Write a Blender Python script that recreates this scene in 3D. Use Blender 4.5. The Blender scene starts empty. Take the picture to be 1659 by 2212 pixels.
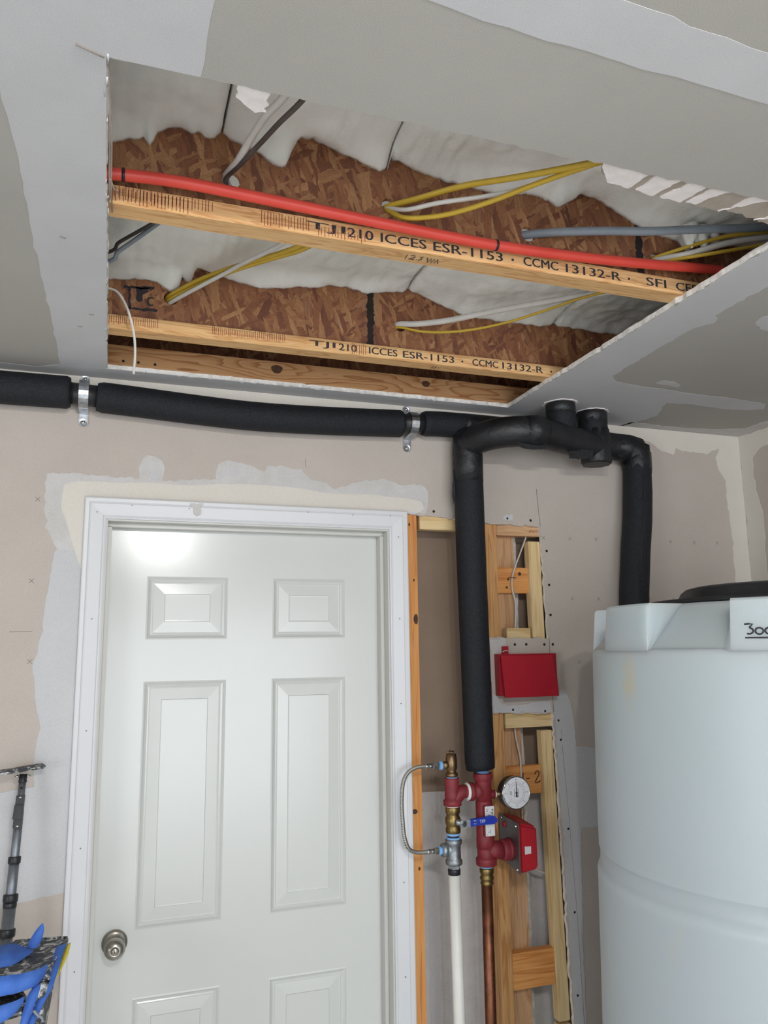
import bpy, bmesh, math, random
from mathutils import Vector, Matrix, noise
from mathutils.geometry import tessellate_polygon

C = bpy.context.scene.collection
S = bpy.context.scene
H = 2.447            # ceiling underside
XR = 2.2155          # right wall
XL, YF = -2.6, -5.6  # left wall, wall behind the camera

# ------------------------------------------------------------------ camera
cam = bpy.data.cameras.new('camera')
cam.sensor_fit = 'VERTICAL'; cam.sensor_height = 36.0; cam.sensor_width = 27.0
cam.lens = 1707.36 * 36.0 / 2212.0
cam.clip_start = 0.05
co = bpy.data.objects.new('camera', cam); C.objects.link(co)
co.location = (0.0136, -2.2817, 1.6819)
co.rotation_euler = (1.7418, 0.0130, -0.3317)
S.camera = co

# ------------------------------------------------------------------ world, light, exposure
w = bpy.data.worlds.new('world'); S.world = w; w.use_nodes = True
w.node_tree.nodes['Background'].inputs[0].default_value = (0.80, 0.88, 1.0, 1)
w.node_tree.nodes['Background'].inputs[1].default_value = 0.35

def point_light(name, loc, power, radius, col):
    l = bpy.data.lights.new(name, 'POINT'); l.energy = power; l.shadow_soft_size = radius; l.color = col
    o = bpy.data.objects.new(name, l); C.objects.link(o); o.location = loc; return o
BULBS = [(0.20, -2.40, 2.38), (0.36, -2.66, 2.38)]
for b in BULBS:
    point_light('ceiling_bulb_light', b, 58, 0.026, (1.0, 0.985, 0.97))
# added rear fill light, placed as if in an open overhead door
al = bpy.data.lights.new('added_rear_fill', 'AREA'); al.shape = 'RECTANGLE'; al.size = 2.6; al.size_y = 2.1; al.energy = 195
al.color = (0.90, 0.95, 1.0)
ao = bpy.data.objects.new('added_rear_fill', al); C.objects.link(ao)
ao.location = (0.85, YF + 0.02, 1.06); ao.rotation_euler = (math.radians(68), 0, 0)   # faces +y and down onto the floor

# added fill light to brighten the tank's left side, no known source
al = bpy.data.lights.new('added_left_fill', 'AREA'); al.shape = 'RECTANGLE'; al.size = 1.5; al.size_y = 1.2; al.energy = 80
al.color = (0.90, 0.95, 1.0)
ao = bpy.data.objects.new('added_left_fill', al); C.objects.link(ao)
ao.location = (XL + 0.02, -2.9, 1.3); ao.rotation_euler = (math.radians(90), 0, math.radians(-90))   # faces +x

S.view_settings.view_transform = 'Standard'
S.view_settings.look = 'None'
S.view_settings.gamma = 1.0
S.view_settings.use_curve_mapping = False
S.view_settings.exposure = -0.86

# ------------------------------------------------------------------ materials
def lin(c):
    return tuple(((v / 255) / 12.92 if v / 255 <= 0.04045 else (((v / 255) + 0.055) / 1.055) ** 2.4) for v in c) + (1,)

class NT:
    def __init__(s, name):
        s.m = bpy.data.materials.new(name); s.m.use_nodes = True
        s.t = s.m.node_tree; s.n = s.t.nodes; s.b = s.n['Principled BSDF']
    def new(s, ty, **kw):
        n = s.n.new(ty)
        for k, v in kw.items(): setattr(n, k, v)
        return n
    def link(s, a, b): s.t.links.new(a, b)
    def coord(s, scale=(1, 1, 1), rot=(0, 0, 0), loc=(0, 0, 0), kind='Object'):
        tc = s.new('ShaderNodeTexCoord'); mp = s.new('ShaderNodeMapping')
        mp.inputs['Scale'].default_value = scale; mp.inputs['Rotation'].default_value = rot; mp.inputs['Location'].default_value = loc
        s.link(tc.outputs[kind], mp.inputs['Vector']); return mp.outputs[0]
    def noise(s, vec, scale, detail=4, rough=0.55, dist=0):
        n = s.new('ShaderNodeTexNoise'); n.inputs['Scale'].default_value = scale; n.inputs['Detail'].default_value = detail
        n.inputs['Roughness'].default_value = rough; n.inputs['Distortion'].default_value = dist
        s.link(vec, n.inputs['Vector']); return n.outputs['Fac']
    def ramp(s, fac, stops):
        r = s.new('ShaderNodeValToRGB'); e = r.color_ramp.elements
        e[0].position, e[0].color = stops[0]; e[1].position, e[1].color = stops[-1]
        for p, c in stops[1:-1]:
            x = e.new(p); x.color = c
        s.link(fac, r.inputs[0]); return r.outputs[0]
    def mix(s, fac, a, b, mode='MIX'):
        m = s.new('ShaderNodeMix', data_type='RGBA', blend_type=mode)
        for i, v in ((0, fac), (6, a), (7, b)):
            if hasattr(v, 'links'): s.link(v, m.inputs[i])
            else: m.inputs[i].default_value = v
        return m.outputs[2]
    def math(s, op, a, b=0.0):
        m = s.new('ShaderNodeMath', operation=op)
        for i, v in enumerate((a, b)):
            if hasattr(v, 'links'): s.link(v, m.inputs[i])
            else: m.inputs[i].default_value = v
        return m.outputs[0]
    def bump(s, h, strength, dist=0.002):
        b = s.new('ShaderNodeBump'); b.inputs['Strength'].default_value = strength; b.inputs['Distance'].default_value = dist
        s.link(h, b.inputs['Height']); s.link(b.outputs[0], s.b.inputs['Normal'])
    def fin(s, col=None, rough=0.7, metal=0.0, spec=None):
        if col is not None:
            if hasattr(col, 'links'): s.link(col, s.b.inputs['Base Color'])
            else: s.b.inputs['Base Color'].default_value = col
        if hasattr(rough, 'links'): s.link(rough, s.b.inputs['Roughness'])
        else: s.b.inputs['Roughness'].default_value = rough
        s.b.inputs['Metallic'].default_value = metal
        if spec is not None: s.b.inputs['Specular IOR Level'].default_value = spec
        return s.m

M = {}
def mottled(name, c1, c2, scale=8, rough=0.85, bs=0.15, bscale=220, metal=0, fine=True, bd=0.001, spec=None):
    t = NT(name); v = t.coord()
    f = t.noise(v, scale, 5, 0.6)
    col = t.ramp(f, [(0.32, lin(c1)), (0.68, lin(c2))])
    if fine:
        col = t.mix(0.10, col, t.ramp(t.noise(v, 600, 2), [(0.3, (0, 0, 0, 1)), (0.7, (1, 1, 1, 1))]), 'OVERLAY')
    t.bump(t.noise(v, bscale, 3), bs, bd)
    M[name] = t.fin(col, rough, metal, spec); return M[name]

mottled('paper', (182, 173, 165), (189, 180, 172), 3, 0.9, 0.08, spec=0.2)
mottled('ceiling_paper', (168, 165, 159), (174, 171, 165), 2.2, 0.9, 0.06, spec=0.2)
mottled('cavity_paper', (140, 122, 106), (150, 132, 116), 4, 0.92, 0.1, spec=0.2)
mottled('mud', (189, 189, 191), (196, 196, 198), 5, 0.8, 0.12, 90)
mottled('mud_thin', (190, 187, 184), (200, 198, 197), 18, 0.85, 0.15, 90)
mottled('mud_cream', (206, 201, 191), (212, 207, 198), 4, 0.75, 0.08, 60)
mottled('gypsum', (196, 192, 186), (232, 230, 226), 60, 0.95, 0.6, 130, bd=0.002)
mottled('torn_paper', (158, 146, 134), (174, 163, 152), 20, 0.95, 0.2)
mottled('gypsum_scrap', (222, 214, 210), (236, 230, 228), 40, 0.95, 0.4)
mottled('concrete', (222, 222, 220), (230, 230, 228), 3, 0.85, 0.3)
mottled('door_paint', (200, 202, 199), (204, 206, 203), 2, 0.20, 0.06, 120, fine=False)
mottled('trim_paint', (204, 205, 208), (208, 209, 212), 2, 0.38, 0.04, 200, fine=False)
mottled('jamb_paint', (194, 193, 188), (199, 198, 193), 2, 0.4, 0.04, 200, fine=False)
mottled('insulation', (226, 227, 220), (240, 240, 235), 7, 1.0, 0.35, 160, bd=0.004, spec=0.0, fine=False)
def foam_mat():
    t = NT('foam'); v = t.coord()
    f = t.noise(v, 420, 3, 0.7)
    col = t.ramp(f, [(0.40, lin((12, 13, 17))), (0.58, lin((26, 29, 36))), (0.74, lin((66, 70, 80)))])
    t.bump(t.noise(v, 300, 3, 0.6), 0.8, 0.003); M['foam'] = t.fin(col, 0.62, 0, 0.35)
foam_mat()
mottled('black_tape', (15, 16, 19), (26, 28, 33), 14, 0.48, 0.5, 40, bd=0.006)
mottled('black_plastic', (24, 25, 28), (34, 35, 38), 20, 0.45, 0.2, 200)
mottled('red_iron', (112, 30, 38), (136, 42, 50), 30, 0.55, 0.35, 160)
mottled('red_paint', (158, 24, 40), (168, 30, 46), 10, 0.38, 0.1, 120, fine=False)
mottled('red_plastic', (172, 30, 44), (180, 36, 48), 10, 0.4, 0.05, fine=False)
mottled('red_tube', (212, 66, 54), (222, 76, 62), 10, 0.45, 0.05, fine=False)
mottled('blue_thread', (120, 168, 220), (134, 180, 228), 60, 0.7, 0.3)
mottled('blue_lever', (20, 44, 150), (30, 58, 170), 25, 0.4, 0.1, fine=False)
mottled('blue_tape', (52, 96, 186), (76, 122, 208), 22, 0.75, 0.3, 90)
mottled('yellow', (214, 196, 52), (226, 210, 70), 20, 0.6, 0.1)
mottled('white_plastic', (222, 221, 214), (230, 229, 223), 14, 0.4, 0.03, fine=False)
mottled('cable_white', (196, 192, 186), (208, 204, 198), 20, 0.5, 0.05, fine=False)
mottled('cable_yellow', (186, 152, 44), (198, 166, 54), 20, 0.5, 0.05, fine=False)
mottled('cable_grey', (120, 128, 136), (134, 142, 150), 20, 0.5, 0.05, fine=False)
mottled('cable_dark', (58, 52, 50), (84, 76, 72), 20, 0.6, 0.05, fine=False)
mottled('ink', (34, 31, 38), (54, 50, 56), 300, 0.8, 0.0, fine=False)
mottled('ink_red', (126, 62, 44), (150, 88, 60), 300, 0.8, 0.0, fine=False)
mottled('pencil', (128, 118, 110), (142, 132, 124), 300, 0.9, 0.0, fine=False)
mottled('hole_black', (26, 23, 22), (40, 36, 34), 100, 0.9, 0.0, fine=False)
mottled('dial', (218, 222, 228), (224, 228, 233), 20, 0.5, 0.0, fine=False)
mottled('dial_pink', (206, 160, 164), (214, 176, 178), 20, 0.6, 0.0, fine=False)
mottled('label_white', (206, 210, 210), (218, 221, 221), 30, 0.5, 0.0, fine=False)
mottled('caulk_black', (22, 20, 20), (36, 32, 32), 60, 0.8, 0.5, 80)
mottled('knot', (58, 36, 24), (92, 58, 36), 90, 0.75, 0.2)

def metal(name, c1, c2, rough, scale=40, bs=0.1):
    t = NT(name); v = t.coord()
    col = t.ramp(t.noise(v, scale, 5), [(0.3, lin(c1)), (0.7, lin(c2))])
    t.bump(t.noise(v, 200, 3), bs, 0.0006)
    M[name] = t.fin(col, rough, 1.0)
metal('galvanized', (150, 154, 158), (196, 200, 204), 0.38, 70)
metal('cast_zinc', (134, 140, 144), (170, 176, 180), 0.5, 60, 0.4)
metal('satin_nickel', (168, 164, 156), (190, 186, 178), 0.28, 20, 0.02)
metal('chrome', (190, 190, 190), (215, 215, 215), 0.15, 20, 0.0)
metal('brass', (116, 98, 62), (158, 136, 90), 0.42, 50)
metal('bronze', (120, 98, 72), (152, 128, 98), 0.42, 50)
metal('copper', (116, 78, 60), (156, 104, 80), 0.5, 35)
metal('aluminium', (120, 126, 134), (150, 156, 163), 0.55, 30)
metal('steel_plate', (128, 126, 124), (150, 148, 146), 0.45, 15)
M['pole_steel'] = M['aluminium']

def braid():
    t = NT('braid'); v = t.coord((1, 1, 1))
    a = t.new('ShaderNodeTexWave', wave_type='BANDS', bands_direction='DIAGONAL'); a.inputs['Scale'].default_value = 160
    a.inputs['Distortion'].default_value = 2
    t.link(v, a.inputs['Vector'])
    col = t.ramp(a.outputs['Fac'], [(0.2, lin((120, 118, 110))), (0.8, lin((200, 198, 190)))])
    t.bump(a.outputs['Fac'], 0.5, 0.0008); M['braid'] = t.fin(col, 0.4, 0.9)
braid()

def wood(name, axis, dark, mid, light, ring=26, seed=0.0, rough=0.7):
    t = NT(name)
    sc = [1, 1, 1]; sc[axis] = 0.07
    v = t.coord(tuple(sc), loc=(seed, seed * 1.7, seed * 0.6))
    warp = t.noise(v, 9, 3, 0.5)
    wv = t.new('ShaderNodeTexNoise'); wv.inputs['Scale'].default_value = ring; wv.inputs['Detail'].default_value = 3; wv.inputs['Distortion'].default_value = 0.6
    t.link(v, wv.inputs['Vector'])
    rings = t.math('PINGPONG', t.math('MULTIPLY', wv.outputs['Fac'], 9.0), 1.0)
    col = t.ramp(rings, [(0.0, lin(mid)), (0.55, lin(light)), (1.0, lin(dark))])
    sc2 = [1, 1, 1]; sc2[axis] = 0.02
    v2 = t.coord(tuple(sc2))
    fine = t.ramp(t.noise(v2, 420, 3), [(0.3, (0.25, 0.25, 0.25, 1)), (0.7, (0.72, 0.72, 0.72, 1))])
    col = t.mix(0.35, col, fine, 'OVERLAY')
    col = t.mix(t.ramp(warp, [(0.35, (0, 0, 0, 1)), (0.75, (0.4, 0.4, 0.4, 1))]), col, lin(dark))
    t.bump(t.noise(v2, 300, 2), 0.2, 0.0008)
    M[name] = t.fin(col, rough)
for nm, ax in (('x', 0), ('z', 2)):
    wood('fir_' + nm, ax, (176, 122, 70), (196, 146, 92), (206, 160, 106), 26, 0.3)
    wood('orange_fir_' + nm, ax, (194, 122, 58), (214, 150, 82), (222, 162, 96), 24, 1.1)
    wood('pale_pine_' + nm, ax, (204, 174, 122), (220, 194, 146), (226, 202, 156), 22, 2.3)
    wood('tan_pine_' + nm, ax, (178, 132, 92), (198, 156, 116), (206, 168, 128), 34, 3.1)
    wood('lvl_' + nm, ax, (190, 138, 84), (212, 170, 116), (222, 184, 132), 60, 4.2)
    wood('lvl_bottom_' + nm, ax, (184, 144, 98), (200, 164, 118), (208, 174, 128), 30, 5.2)

def plate_wood():
    # flat-sawn board: growth lines bend round two knots (board-local metres)
    t = NT('plate_wood'); v = t.coord((1, 1, 1))
    sp = t.new('ShaderNodeSeparateXYZ'); t.link(v, sp.inputs[0])
    x, z = sp.outputs[0], sp.outputs[2]
    h = t.math('MULTIPLY', z, 26.0)
    h = t.math('ADD', h, t.math('MULTIPLY', t.noise(t.coord((1.1, 1, 9)), 2.2, 2), 7.0))
    for kx, kz, a in ((KN[0][0], KN[0][1], 2.6), (KN[1][0], KN[1][1], 2.2)):
        dx = t.math('MULTIPLY', t.math('SUBTRACT', x, kx), 9.0); dz = t.math('MULTIPLY', t.math('SUBTRACT', z, kz), 28.0)
        d2 = t.math('ADD', t.math('MULTIPLY', dx, dx), t.math('MULTIPLY', dz, dz))
        g = t.math('MULTIPLY', t.math('EXPONENT', t.math('MULTIPLY', d2, -1.0)), a)
        h = t.math('ADD', h, g)
    saw = t.math('FRACT', t.math('MULTIPLY', h, 1.0))
    col = t.ramp(saw, [(0.0, lin((186, 142, 98))), (0.6, lin((182, 136, 90))), (0.86, lin((160, 108, 64))), (0.97, lin((148, 96, 56))), (1.0, lin((186, 142, 98)))])
    fine = t.ramp(t.noise(t.coord((0.02, 1, 1)), 420, 3), [(0.3, (0.3, 0.3, 0.3, 1)), (0.7, (0.68, 0.68, 0.68, 1))])
    col = t.mix(0.25, col, fine, 'OVERLAY')
    M['plate_wood'] = t.fin(col, 0.7)

def osb():
    t = NT('osb')
    base = t.coord((1, 0.01, 1))
    wn = t.new('ShaderNodeTexNoise'); wn.inputs['Scale'].default_value = 38; wn.inputs['Detail'].default_value = 3
    t.link(base, wn.inputs['Vector'])
    wsub = t.new('ShaderNodeVectorMath', operation='SUBTRACT'); t.link(wn.outputs['Color'], wsub.inputs[0]); wsub.inputs[1].default_value = (.5, .5, .5)
    wsc = t.new('ShaderNodeVectorMath', operation='SCALE'); t.link(wsub.outputs[0], wsc.inputs[0]); wsc.inputs['Scale'].default_value = 0.012
    wadd = t.new('ShaderNodeVectorMath', operation='ADD'); t.link(base, wadd.inputs[0]); t.link(wsc.outputs[0], wadd.inputs[1])
    cols = []
    for k, (ang, sx, sz, off) in enumerate(((12, 9, 48, 0), (66, 10, 56, 3.1), (-44, 11, 62, 7.7), (98, 9, 50, 5.3), (35, 18, 105, 1.9), (-72, 20, 120, 9.4))):
        rt = t.new('ShaderNodeMapping'); rt.inputs['Rotation'].default_value = (0, math.radians(ang), 0); rt.inputs['Location'].default_value = (off, 0, off * .7)
        t.link(wadd.outputs[0], rt.inputs[0]); v = rt.outputs[0]
        mp = t.new('ShaderNodeMapping'); mp.inputs['Scale'].default_value = (sx, 1, sz); t.link(v, mp.inputs[0])
        vo = t.new('ShaderNodeTexVoronoi'); vo.inputs['Scale'].default_value = 1.0
        t.link(mp.outputs[0], vo.inputs['Vector'])
        sep = t.new('ShaderNodeSeparateColor'); t.link(vo.outputs['Color'], sep.inputs[0])
        c = t.ramp(sep.outputs[0], [(0.0, lin((112, 66, 48))), (0.35, lin((140, 90, 60))), (0.65, lin((154, 106, 70))), (0.9, lin((178, 132, 90))), (1.0, lin((120, 70, 54)))])
        gr = t.new('ShaderNodeMapping'); gr.inputs['Scale'].default_value = (14, 1, 460); t.link(v, gr.inputs[0])
        c = t.mix(0.55, c, t.ramp(t.noise(gr.outputs[0], 1.0, 3), [(0.28, (0.18, 0.18, 0.18, 1)), (0.72, (0.76, 0.76, 0.76, 1))]), 'OVERLAY')
        cols.append((c, sep.outputs[1]))
    col = cols[0][0]
    for k, (c, g) in enumerate(cols[1:]):
        th = 0.52 if k < 3 else 0.80
        col = t.mix(t.ramp(g, [(th, (0, 0, 0, 1)), (th + .02, (1, 1, 1, 1))]), col, c)
    dk = t.ramp(t.noise(base, 130, 4, .7), [(0.30, (0.45, 0.42, 0.40, 1)), (0.44, (1, 1, 1, 1))])
    col = t.mix(0.8, col, dk, 'MULTIPLY')
    t.bump(t.noise(base, 90, 4), 0.5, 0.003)
    M['osb'] = t.fin(col, 0.62)
osb()

def tank_plastic():
    t = NT('tank_plastic'); v = t.coord()
    col = t.ramp(t.noise(v, 1.6, 3), [(0.3, lin((174, 185, 187))), (0.7, lin((177, 186, 192)))])
    st = t.ramp(t.noise(t.coord((3, 3, 0.9)), 3.2, 4), [(0.66, (0, 0, 0, 1)), (0.8, (0.35, 0.35, 0.35, 1))])
    col = t.mix(st, col, lin((186, 184, 162)))
    sp = t.new('ShaderNodeVectorMath', operation='DISTANCE'); mp = t.coord((1, 1, .40)); t.link(mp, sp.inputs[0]); sp.inputs[1].default_value = (-.462, .002, 1.605 * .40)
    g = t.math('MULTIPLY', t.ramp(sp.outputs['Value'], [(0.004, (1, 1, 1, 1)), (0.030, (0, 0, 0, 1))]), t.ramp(t.noise(t.coord((3, 3, 1)), 40, 4), [(0.42, (0, 0, 0, 1)), (0.62, (.8, .8, .8, 1))]))
    col = t.mix(g, col, lin((198, 178, 132)))
    t.b.inputs['Subsurface Weight'].default_value = 0.8
    t.b.inputs['Subsurface Scale'].default_value = 4.0
    t.b.inputs['Subsurface Radius'].default_value = (0.02, 0.025, 0.025)
    t.bump(t.noise(v, 160, 2), 0.05, 0.001)
    M['tank_plastic'] = t.fin(col, 0.42)
tank_plastic()

def smeared():
    t = NT('smeared_black'); v = t.coord((1, 1, 1))
    f = t.noise(v, 26, 6, 0.65, 2.5)
    col = t.ramp(f, [(0.47, lin((40, 42, 45))), (0.53, lin((96, 98, 98))), (0.60, lin((196, 196, 194)))])
    M['smeared_black'] = t.fin(col, 0.6)
smeared()

# ------------------------------------------------------------------ mesh builder
class MB:
    def __init__(s): s.v, s.f, s.mi, s.sm = [], [], [], []
    def add(s, vs, fs, mi=0, smooth=False):
        o = len(s.v); s.v += [Vector(q) for q in vs]
        for f in fs:
            s.f.append([i + o for i in f]); s.mi.append(mi); s.sm.append(smooth)
        return s
    def box(s, x0, x1, y0, y1, z0, z1, mi=0):
        vs = [(x, y, z) for z in (z0, z1) for y in (y0, y1) for x in (x0, x1)]
        return s.add(vs, [(0, 2, 3, 1), (4, 5, 7, 6), (0, 1, 5, 4), (2, 6, 7, 3), (0, 4, 6, 2), (1, 3, 7, 5)], mi)
    def hexa(s, bot, top, mi=0):
        """8 corners: two quads of four, counter-clockwise seen from top"""
        return s.add(list(bot) + list(top), [(3, 2, 1, 0), (4, 5, 6, 7), (0, 1, 5, 4), (1, 2, 6, 5), (2, 3, 7, 6), (3, 0, 4, 7)], mi)
    def tube(s, path, r, n=14, mi=0, caps=True, flat=1.0):
        P = [Vector(q) for q in path]; R_ = r if isinstance(r, (list, tuple)) else [r] * len(P)
        T = [(P[min(i + 1, len(P) - 1)] - P[max(i - 1, 0)]).normalized() for i in range(len(P))]
        a = Vector((0, 0, 1)) if abs(T[0].z) < 0.9 else Vector((1, 0, 0))
        nrm = (a - T[0] * a.dot(T[0])).normalized()
        vs, fs = [], []
        for i, q in enumerate(P):
            nrm = (nrm - T[i] * nrm.dot(T[i])).normalized(); bn = T[i].cross(nrm)
            for k in range(n):
                t = 2 * math.pi * k / n
                vs.append(q + (nrm * math.cos(t) * flat + bn * math.sin(t)) * R_[i])
        for i in range(len(P) - 1):
            for k in range(n):
                a0 = i * n + k; a1 = i * n + (k + 1) % n
                fs.append((a0, a1, a1 + n, a0 + n))
        s.add(vs, fs, mi, True)
        if caps:
            o = len(s.v) - len(vs)
            s.f.append([o + k for k in range(n)][::-1]); s.mi.append(mi); s.sm.append(False)
            e = o + (len(P) - 1) * n
            s.f.append([e + k for k in range(n)]); s.mi.append(mi); s.sm.append(False)
        return s
    def lathe(s, prof, org=(0, 0, 0), axis=(0, 0, 1), n=32, mi=0, smooth=True):
        """prof: list of (r, h) along axis"""
        A = Vector(axis).normalized(); u = Vector((1, 0, 0)) if abs(A.x) < 0.9 else Vector((0, 1, 0))
        u = (u - A * u.dot(A)).normalized(); v = A.cross(u); O = Vector(org); vs, fs = [], []
        for r, h in prof:
            for k in range(n):
                t = 2 * math.pi * k / n
                vs.append(O + A * h + (u * math.cos(t) + v * math.sin(t)) * max(r, 1e-5))
        for i in range(len(prof) - 1):
            for k in range(n):
                a0 = i * n + k; a1 = i * n + (k + 1) % n
                fs.append((a0, a1, a1 + n, a0 + n))
        return s.add(vs, fs, mi, smooth)
    def prism(s, outer, holes, f, w0, w1, mi=0, mi_side=None):
        """outer/holes: 2-D loops; f(u,v,w) -> point"""
        mi_side = mi if mi_side is None else mi_side
        loops = [[Vector((a, b, 0)) for a, b in L] for L in [outer] + list(holes)]
        tris = tessellate_polygon(loops)
        flat = [q for L in loops for q in L]; N = len(flat)
        vs = [f(q.x, q.y, w0) for q in flat] + [f(q.x, q.y, w1) for q in flat]
        s.add(vs, [tuple(t) for t in tris] + [tuple(i + N for i in reversed(t)) for t in tris], mi)
        o = len(s.v) - len(vs); b = 0
        for L in loops:
            n = len(L)
            for k in range(n):
                i, j = b + k, b + (k + 1) % n
                s.f.append([o + i, o + j, o + j + N, o + i + N]); s.mi.append(mi_side); s.sm.append(False)
            b += n
        return s

WORLD = {}
def wpos(o): return WORLD[o.name]
def build(name, mb, mats, parent=None, bevel=0.0, recalc=True, weld=False, subsurf=0):
    if not isinstance(mats, (list, tuple)): mats = [mats]
    lo = Vector((min(q.x for q in mb.v), min(q.y for q in mb.v), min(q.z for q in mb.v)))
    hi = Vector((max(q.x for q in mb.v), max(q.y for q in mb.v), max(q.z for q in mb.v)))
    org = Vector(((lo.x + hi.x) / 2, (lo.y + hi.y) / 2, lo.z))
    me = bpy.data.meshes.new(name)
    me.from_pydata([tuple(q - org) for q in mb.v], [], mb.f)
    for m in mats: me.materials.append(M[m] if isinstance(m, str) else m)
    for p_, i, sm in zip(me.polygons, mb.mi, mb.sm): p_.material_index = i; p_.use_smooth = sm
    if recalc or weld or bevel:
        bm = bmesh.new(); bm.from_mesh(me)
        if weld: bmesh.ops.remove_doubles(bm, verts=bm.verts, dist=1e-5)
        if bevel:
            es = [e for e in bm.edges if len(e.link_faces) == 2 and e.calc_face_angle(0) > 0.6]
            bmesh.ops.bevel(bm, geom=es, offset=bevel, segments=2, affect='EDGES', clamp_overlap=True)
        bmesh.ops.recalc_face_normals(bm, faces=bm.faces)
        bm.to_mesh(me); bm.free()
    o = bpy.data.objects.new(name, me); C.objects.link(o)
    if parent is not None:
        o.parent = parent; o.location = org - wpos(parent)
    else: o.location = org
    WORLD[o.name] = org
    return o
def tag(o, label, cat, group=None):
    o['label'] = label; o['category'] = cat
    if group: o['group'] = group
    return o
def thing(name, loc, label, cat, group=None):
    o = bpy.data.objects.new(name, None); C.objects.link(o); o.location = loc; o.empty_display_size = 0.05
    WORLD[o.name] = Vector(loc); return tag(o, label, cat, group)
def struct(o): o['kind'] = 'structure'; return o
def root(name, loc):
    o = bpy.data.objects.new(name, None); C.objects.link(o); o.location = loc; o.empty_display_size = 0.05
    WORLD[o.name] = Vector(loc); return o

def spline(P, n=8):
    P = [Vector(q) for q in P]; out = []
    for i in range(len(P) - 1):
        a, b, c, d = P[max(i - 1, 0)], P[i], P[i + 1], P[min(i + 2, len(P) - 1)]
        for k in range(n):
            t = k / n
            out.append(0.5 * ((2 * b) + (c - a) * t + (2 * a - 5 * b + 4 * c - d) * t * t + (3 * b - a - 3 * c + d) * t ** 3))
    out.append(P[-1]); return out
def ragged(poly, step=0.02, amp=0.003, seed=1, closed=True, skip=()):
    rnd = random.Random(seed); out = []; n = len(poly)
    for i in range(n if closed else n - 1):
        a, b = Vector(poly[i]), Vector(poly[(i + 1) % n]); L = (b - a).length
        out.append(tuple(a))
        if i in skip: continue
        k = max(1, int(L / step)); d = (b - a) / max(L, 1e-9); nn = Vector((-d.y, d.x))
        for j in range(1, k):
            q = a + (b - a) * (j + rnd.uniform(-0.25, 0.25)) / k + nn * rnd.gauss(0, amp)
            out.append(tuple(q))
    if not closed: out.append(tuple(poly[-1]))
    return out
def fy(u, v, w): return Vector((u, w, v))        # wall plane:    (x, z) at depth y
def fz(u, v, w): return Vector((u, v, w))        # ceiling plane: (x, y) at height z
def fx(u, v, w): return Vector((w, u, v))        # right wall:    (y, z) at x

def text(name, s_, mat, parent, width=None, height=0.02, frame=None, at=(0, 0, 0), thick=0.0004, bold=0.0):
    """flat lettering as mesh; frame = (right, up) unit vectors, at = lower-left corner"""
    cu = bpy.data.curves.new('lettering', 'FONT'); cu.body = s_; cu.size = 1.0; cu.extrude = 0.0; cu.offset = 0.0; cu.resolution_u = 3
    ob = bpy.data.objects.new('lettering', cu); C.objects.link(ob)
    dg = bpy.context.evaluated_depsgraph_get(); me = bpy.data.meshes.new_from_object(ob.evaluated_get(dg))
    bpy.data.objects.remove(ob); bpy.data.curves.remove(cu)
    xs = [q.co.x for q in me.vertices]; yy = [q.co.y for q in me.vertices]
    x0, x1, y0, y1 = min(xs), max(xs), min(yy), max(yy)
    sy = height / (y1 - y0); sx = (width / (x1 - x0)) if width else sy
    r, u = Vector(frame[0]).normalized(), Vector(frame[1]).normalized(); n = r.cross(u)
    A = Vector(at); mb = MB()
    mb.add([A + r * (q.co.x - x0) * sx + u * (q.co.y - y0) * sy + n * thick for q in me.vertices], [tuple(p_.vertices) for p_ in me.polygons])
    if bold: mb.add([q + r * bold - n * .00003 for q in mb.v], [tuple(f) for f in mb.f])
    bpy.data.meshes.remove(me)
    return build(name, mb, mat, parent, recalc=False)
FRONT = ((1, 0, 0), (0, 0, 1))

def strokes(name, lines, r, mat, parent, f, w, n=6, flat=1.0):
    """pen strokes drawn as thin flattened tubes on a plane"""
    mb = MB()
    for L in lines: mb.tube([f(a, b, w) for a, b in L], r, n)
    return build(name, mb, mat, parent, recalc=False)

# ------------------------------------------------------------------ setting: room shell
fl = struct(build('floor', MB().box(XL - .1, XR + .1, YF - .1, .3, -.08, 0), 'concrete'))

rnd = random.Random(5)
# wall with door opening and rough cut-out, one sheet of drywall outline
cut = [(.872, 2.0965), (.921, 2.094), (1.04, 2.088), (1.138, 2.079), (1.352, 2.0725), (1.3555, 2.02), (1.359, 1.825), (1.364, 1.708),
       (1.148, 1.7105), (1.1545, 1.4785), (1.368, 1.4700), (1.3735, 1.30), (1.380, .95), (1.389, .56), (1.40, 0)]
cutr = ragged(cut, 0.013, 0.0016, 4, closed=False)
outer = [(XL, 0), (-.022, 0), (-.022, 2.062), (.862, 2.062), (.862, 2.0965)] + cutr + [(XR + .02, 0), (XR + .02, H + .03), (XL, H + .03)]
wb = struct(build('wall_back', MB().prism(outer, [], fy, 0, .0127, 0, 1), ['paper', 'gypsum']))
wr = struct(build('wall_right', MB().box(XR, XR + .0127, YF, .0, 0, H + .01), 'paper'))
wl = struct(build('wall_left', MB().prism([(YF, 0), (.0127, 0), (.0127, H + .01), (YF, H + .01)], [[(-3.65, .7), (-2.15, .7), (-2.15, 1.9), (-3.65, 1.9)]], fx, XL - .0127, XL), 'paper'))  # opening in this wall added to suit the left fill light
win = struct(root('added_window_1', (XL, -2.9, .7)))  # unseen frame, added around the left fill light
for y0_, y1_, z0_, z1_ in ((-3.70, -3.65, .65, 1.95), (-2.15, -2.10, .65, 1.95), (-3.65, -2.15, .65, .70), (-3.65, -2.15, 1.90, 1.95)):
    build('added_window_frame', MB().box(XL - .012, XL + .012, y0_, y1_, z0_, z1_), 'trim_paint', win, .002)
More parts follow.
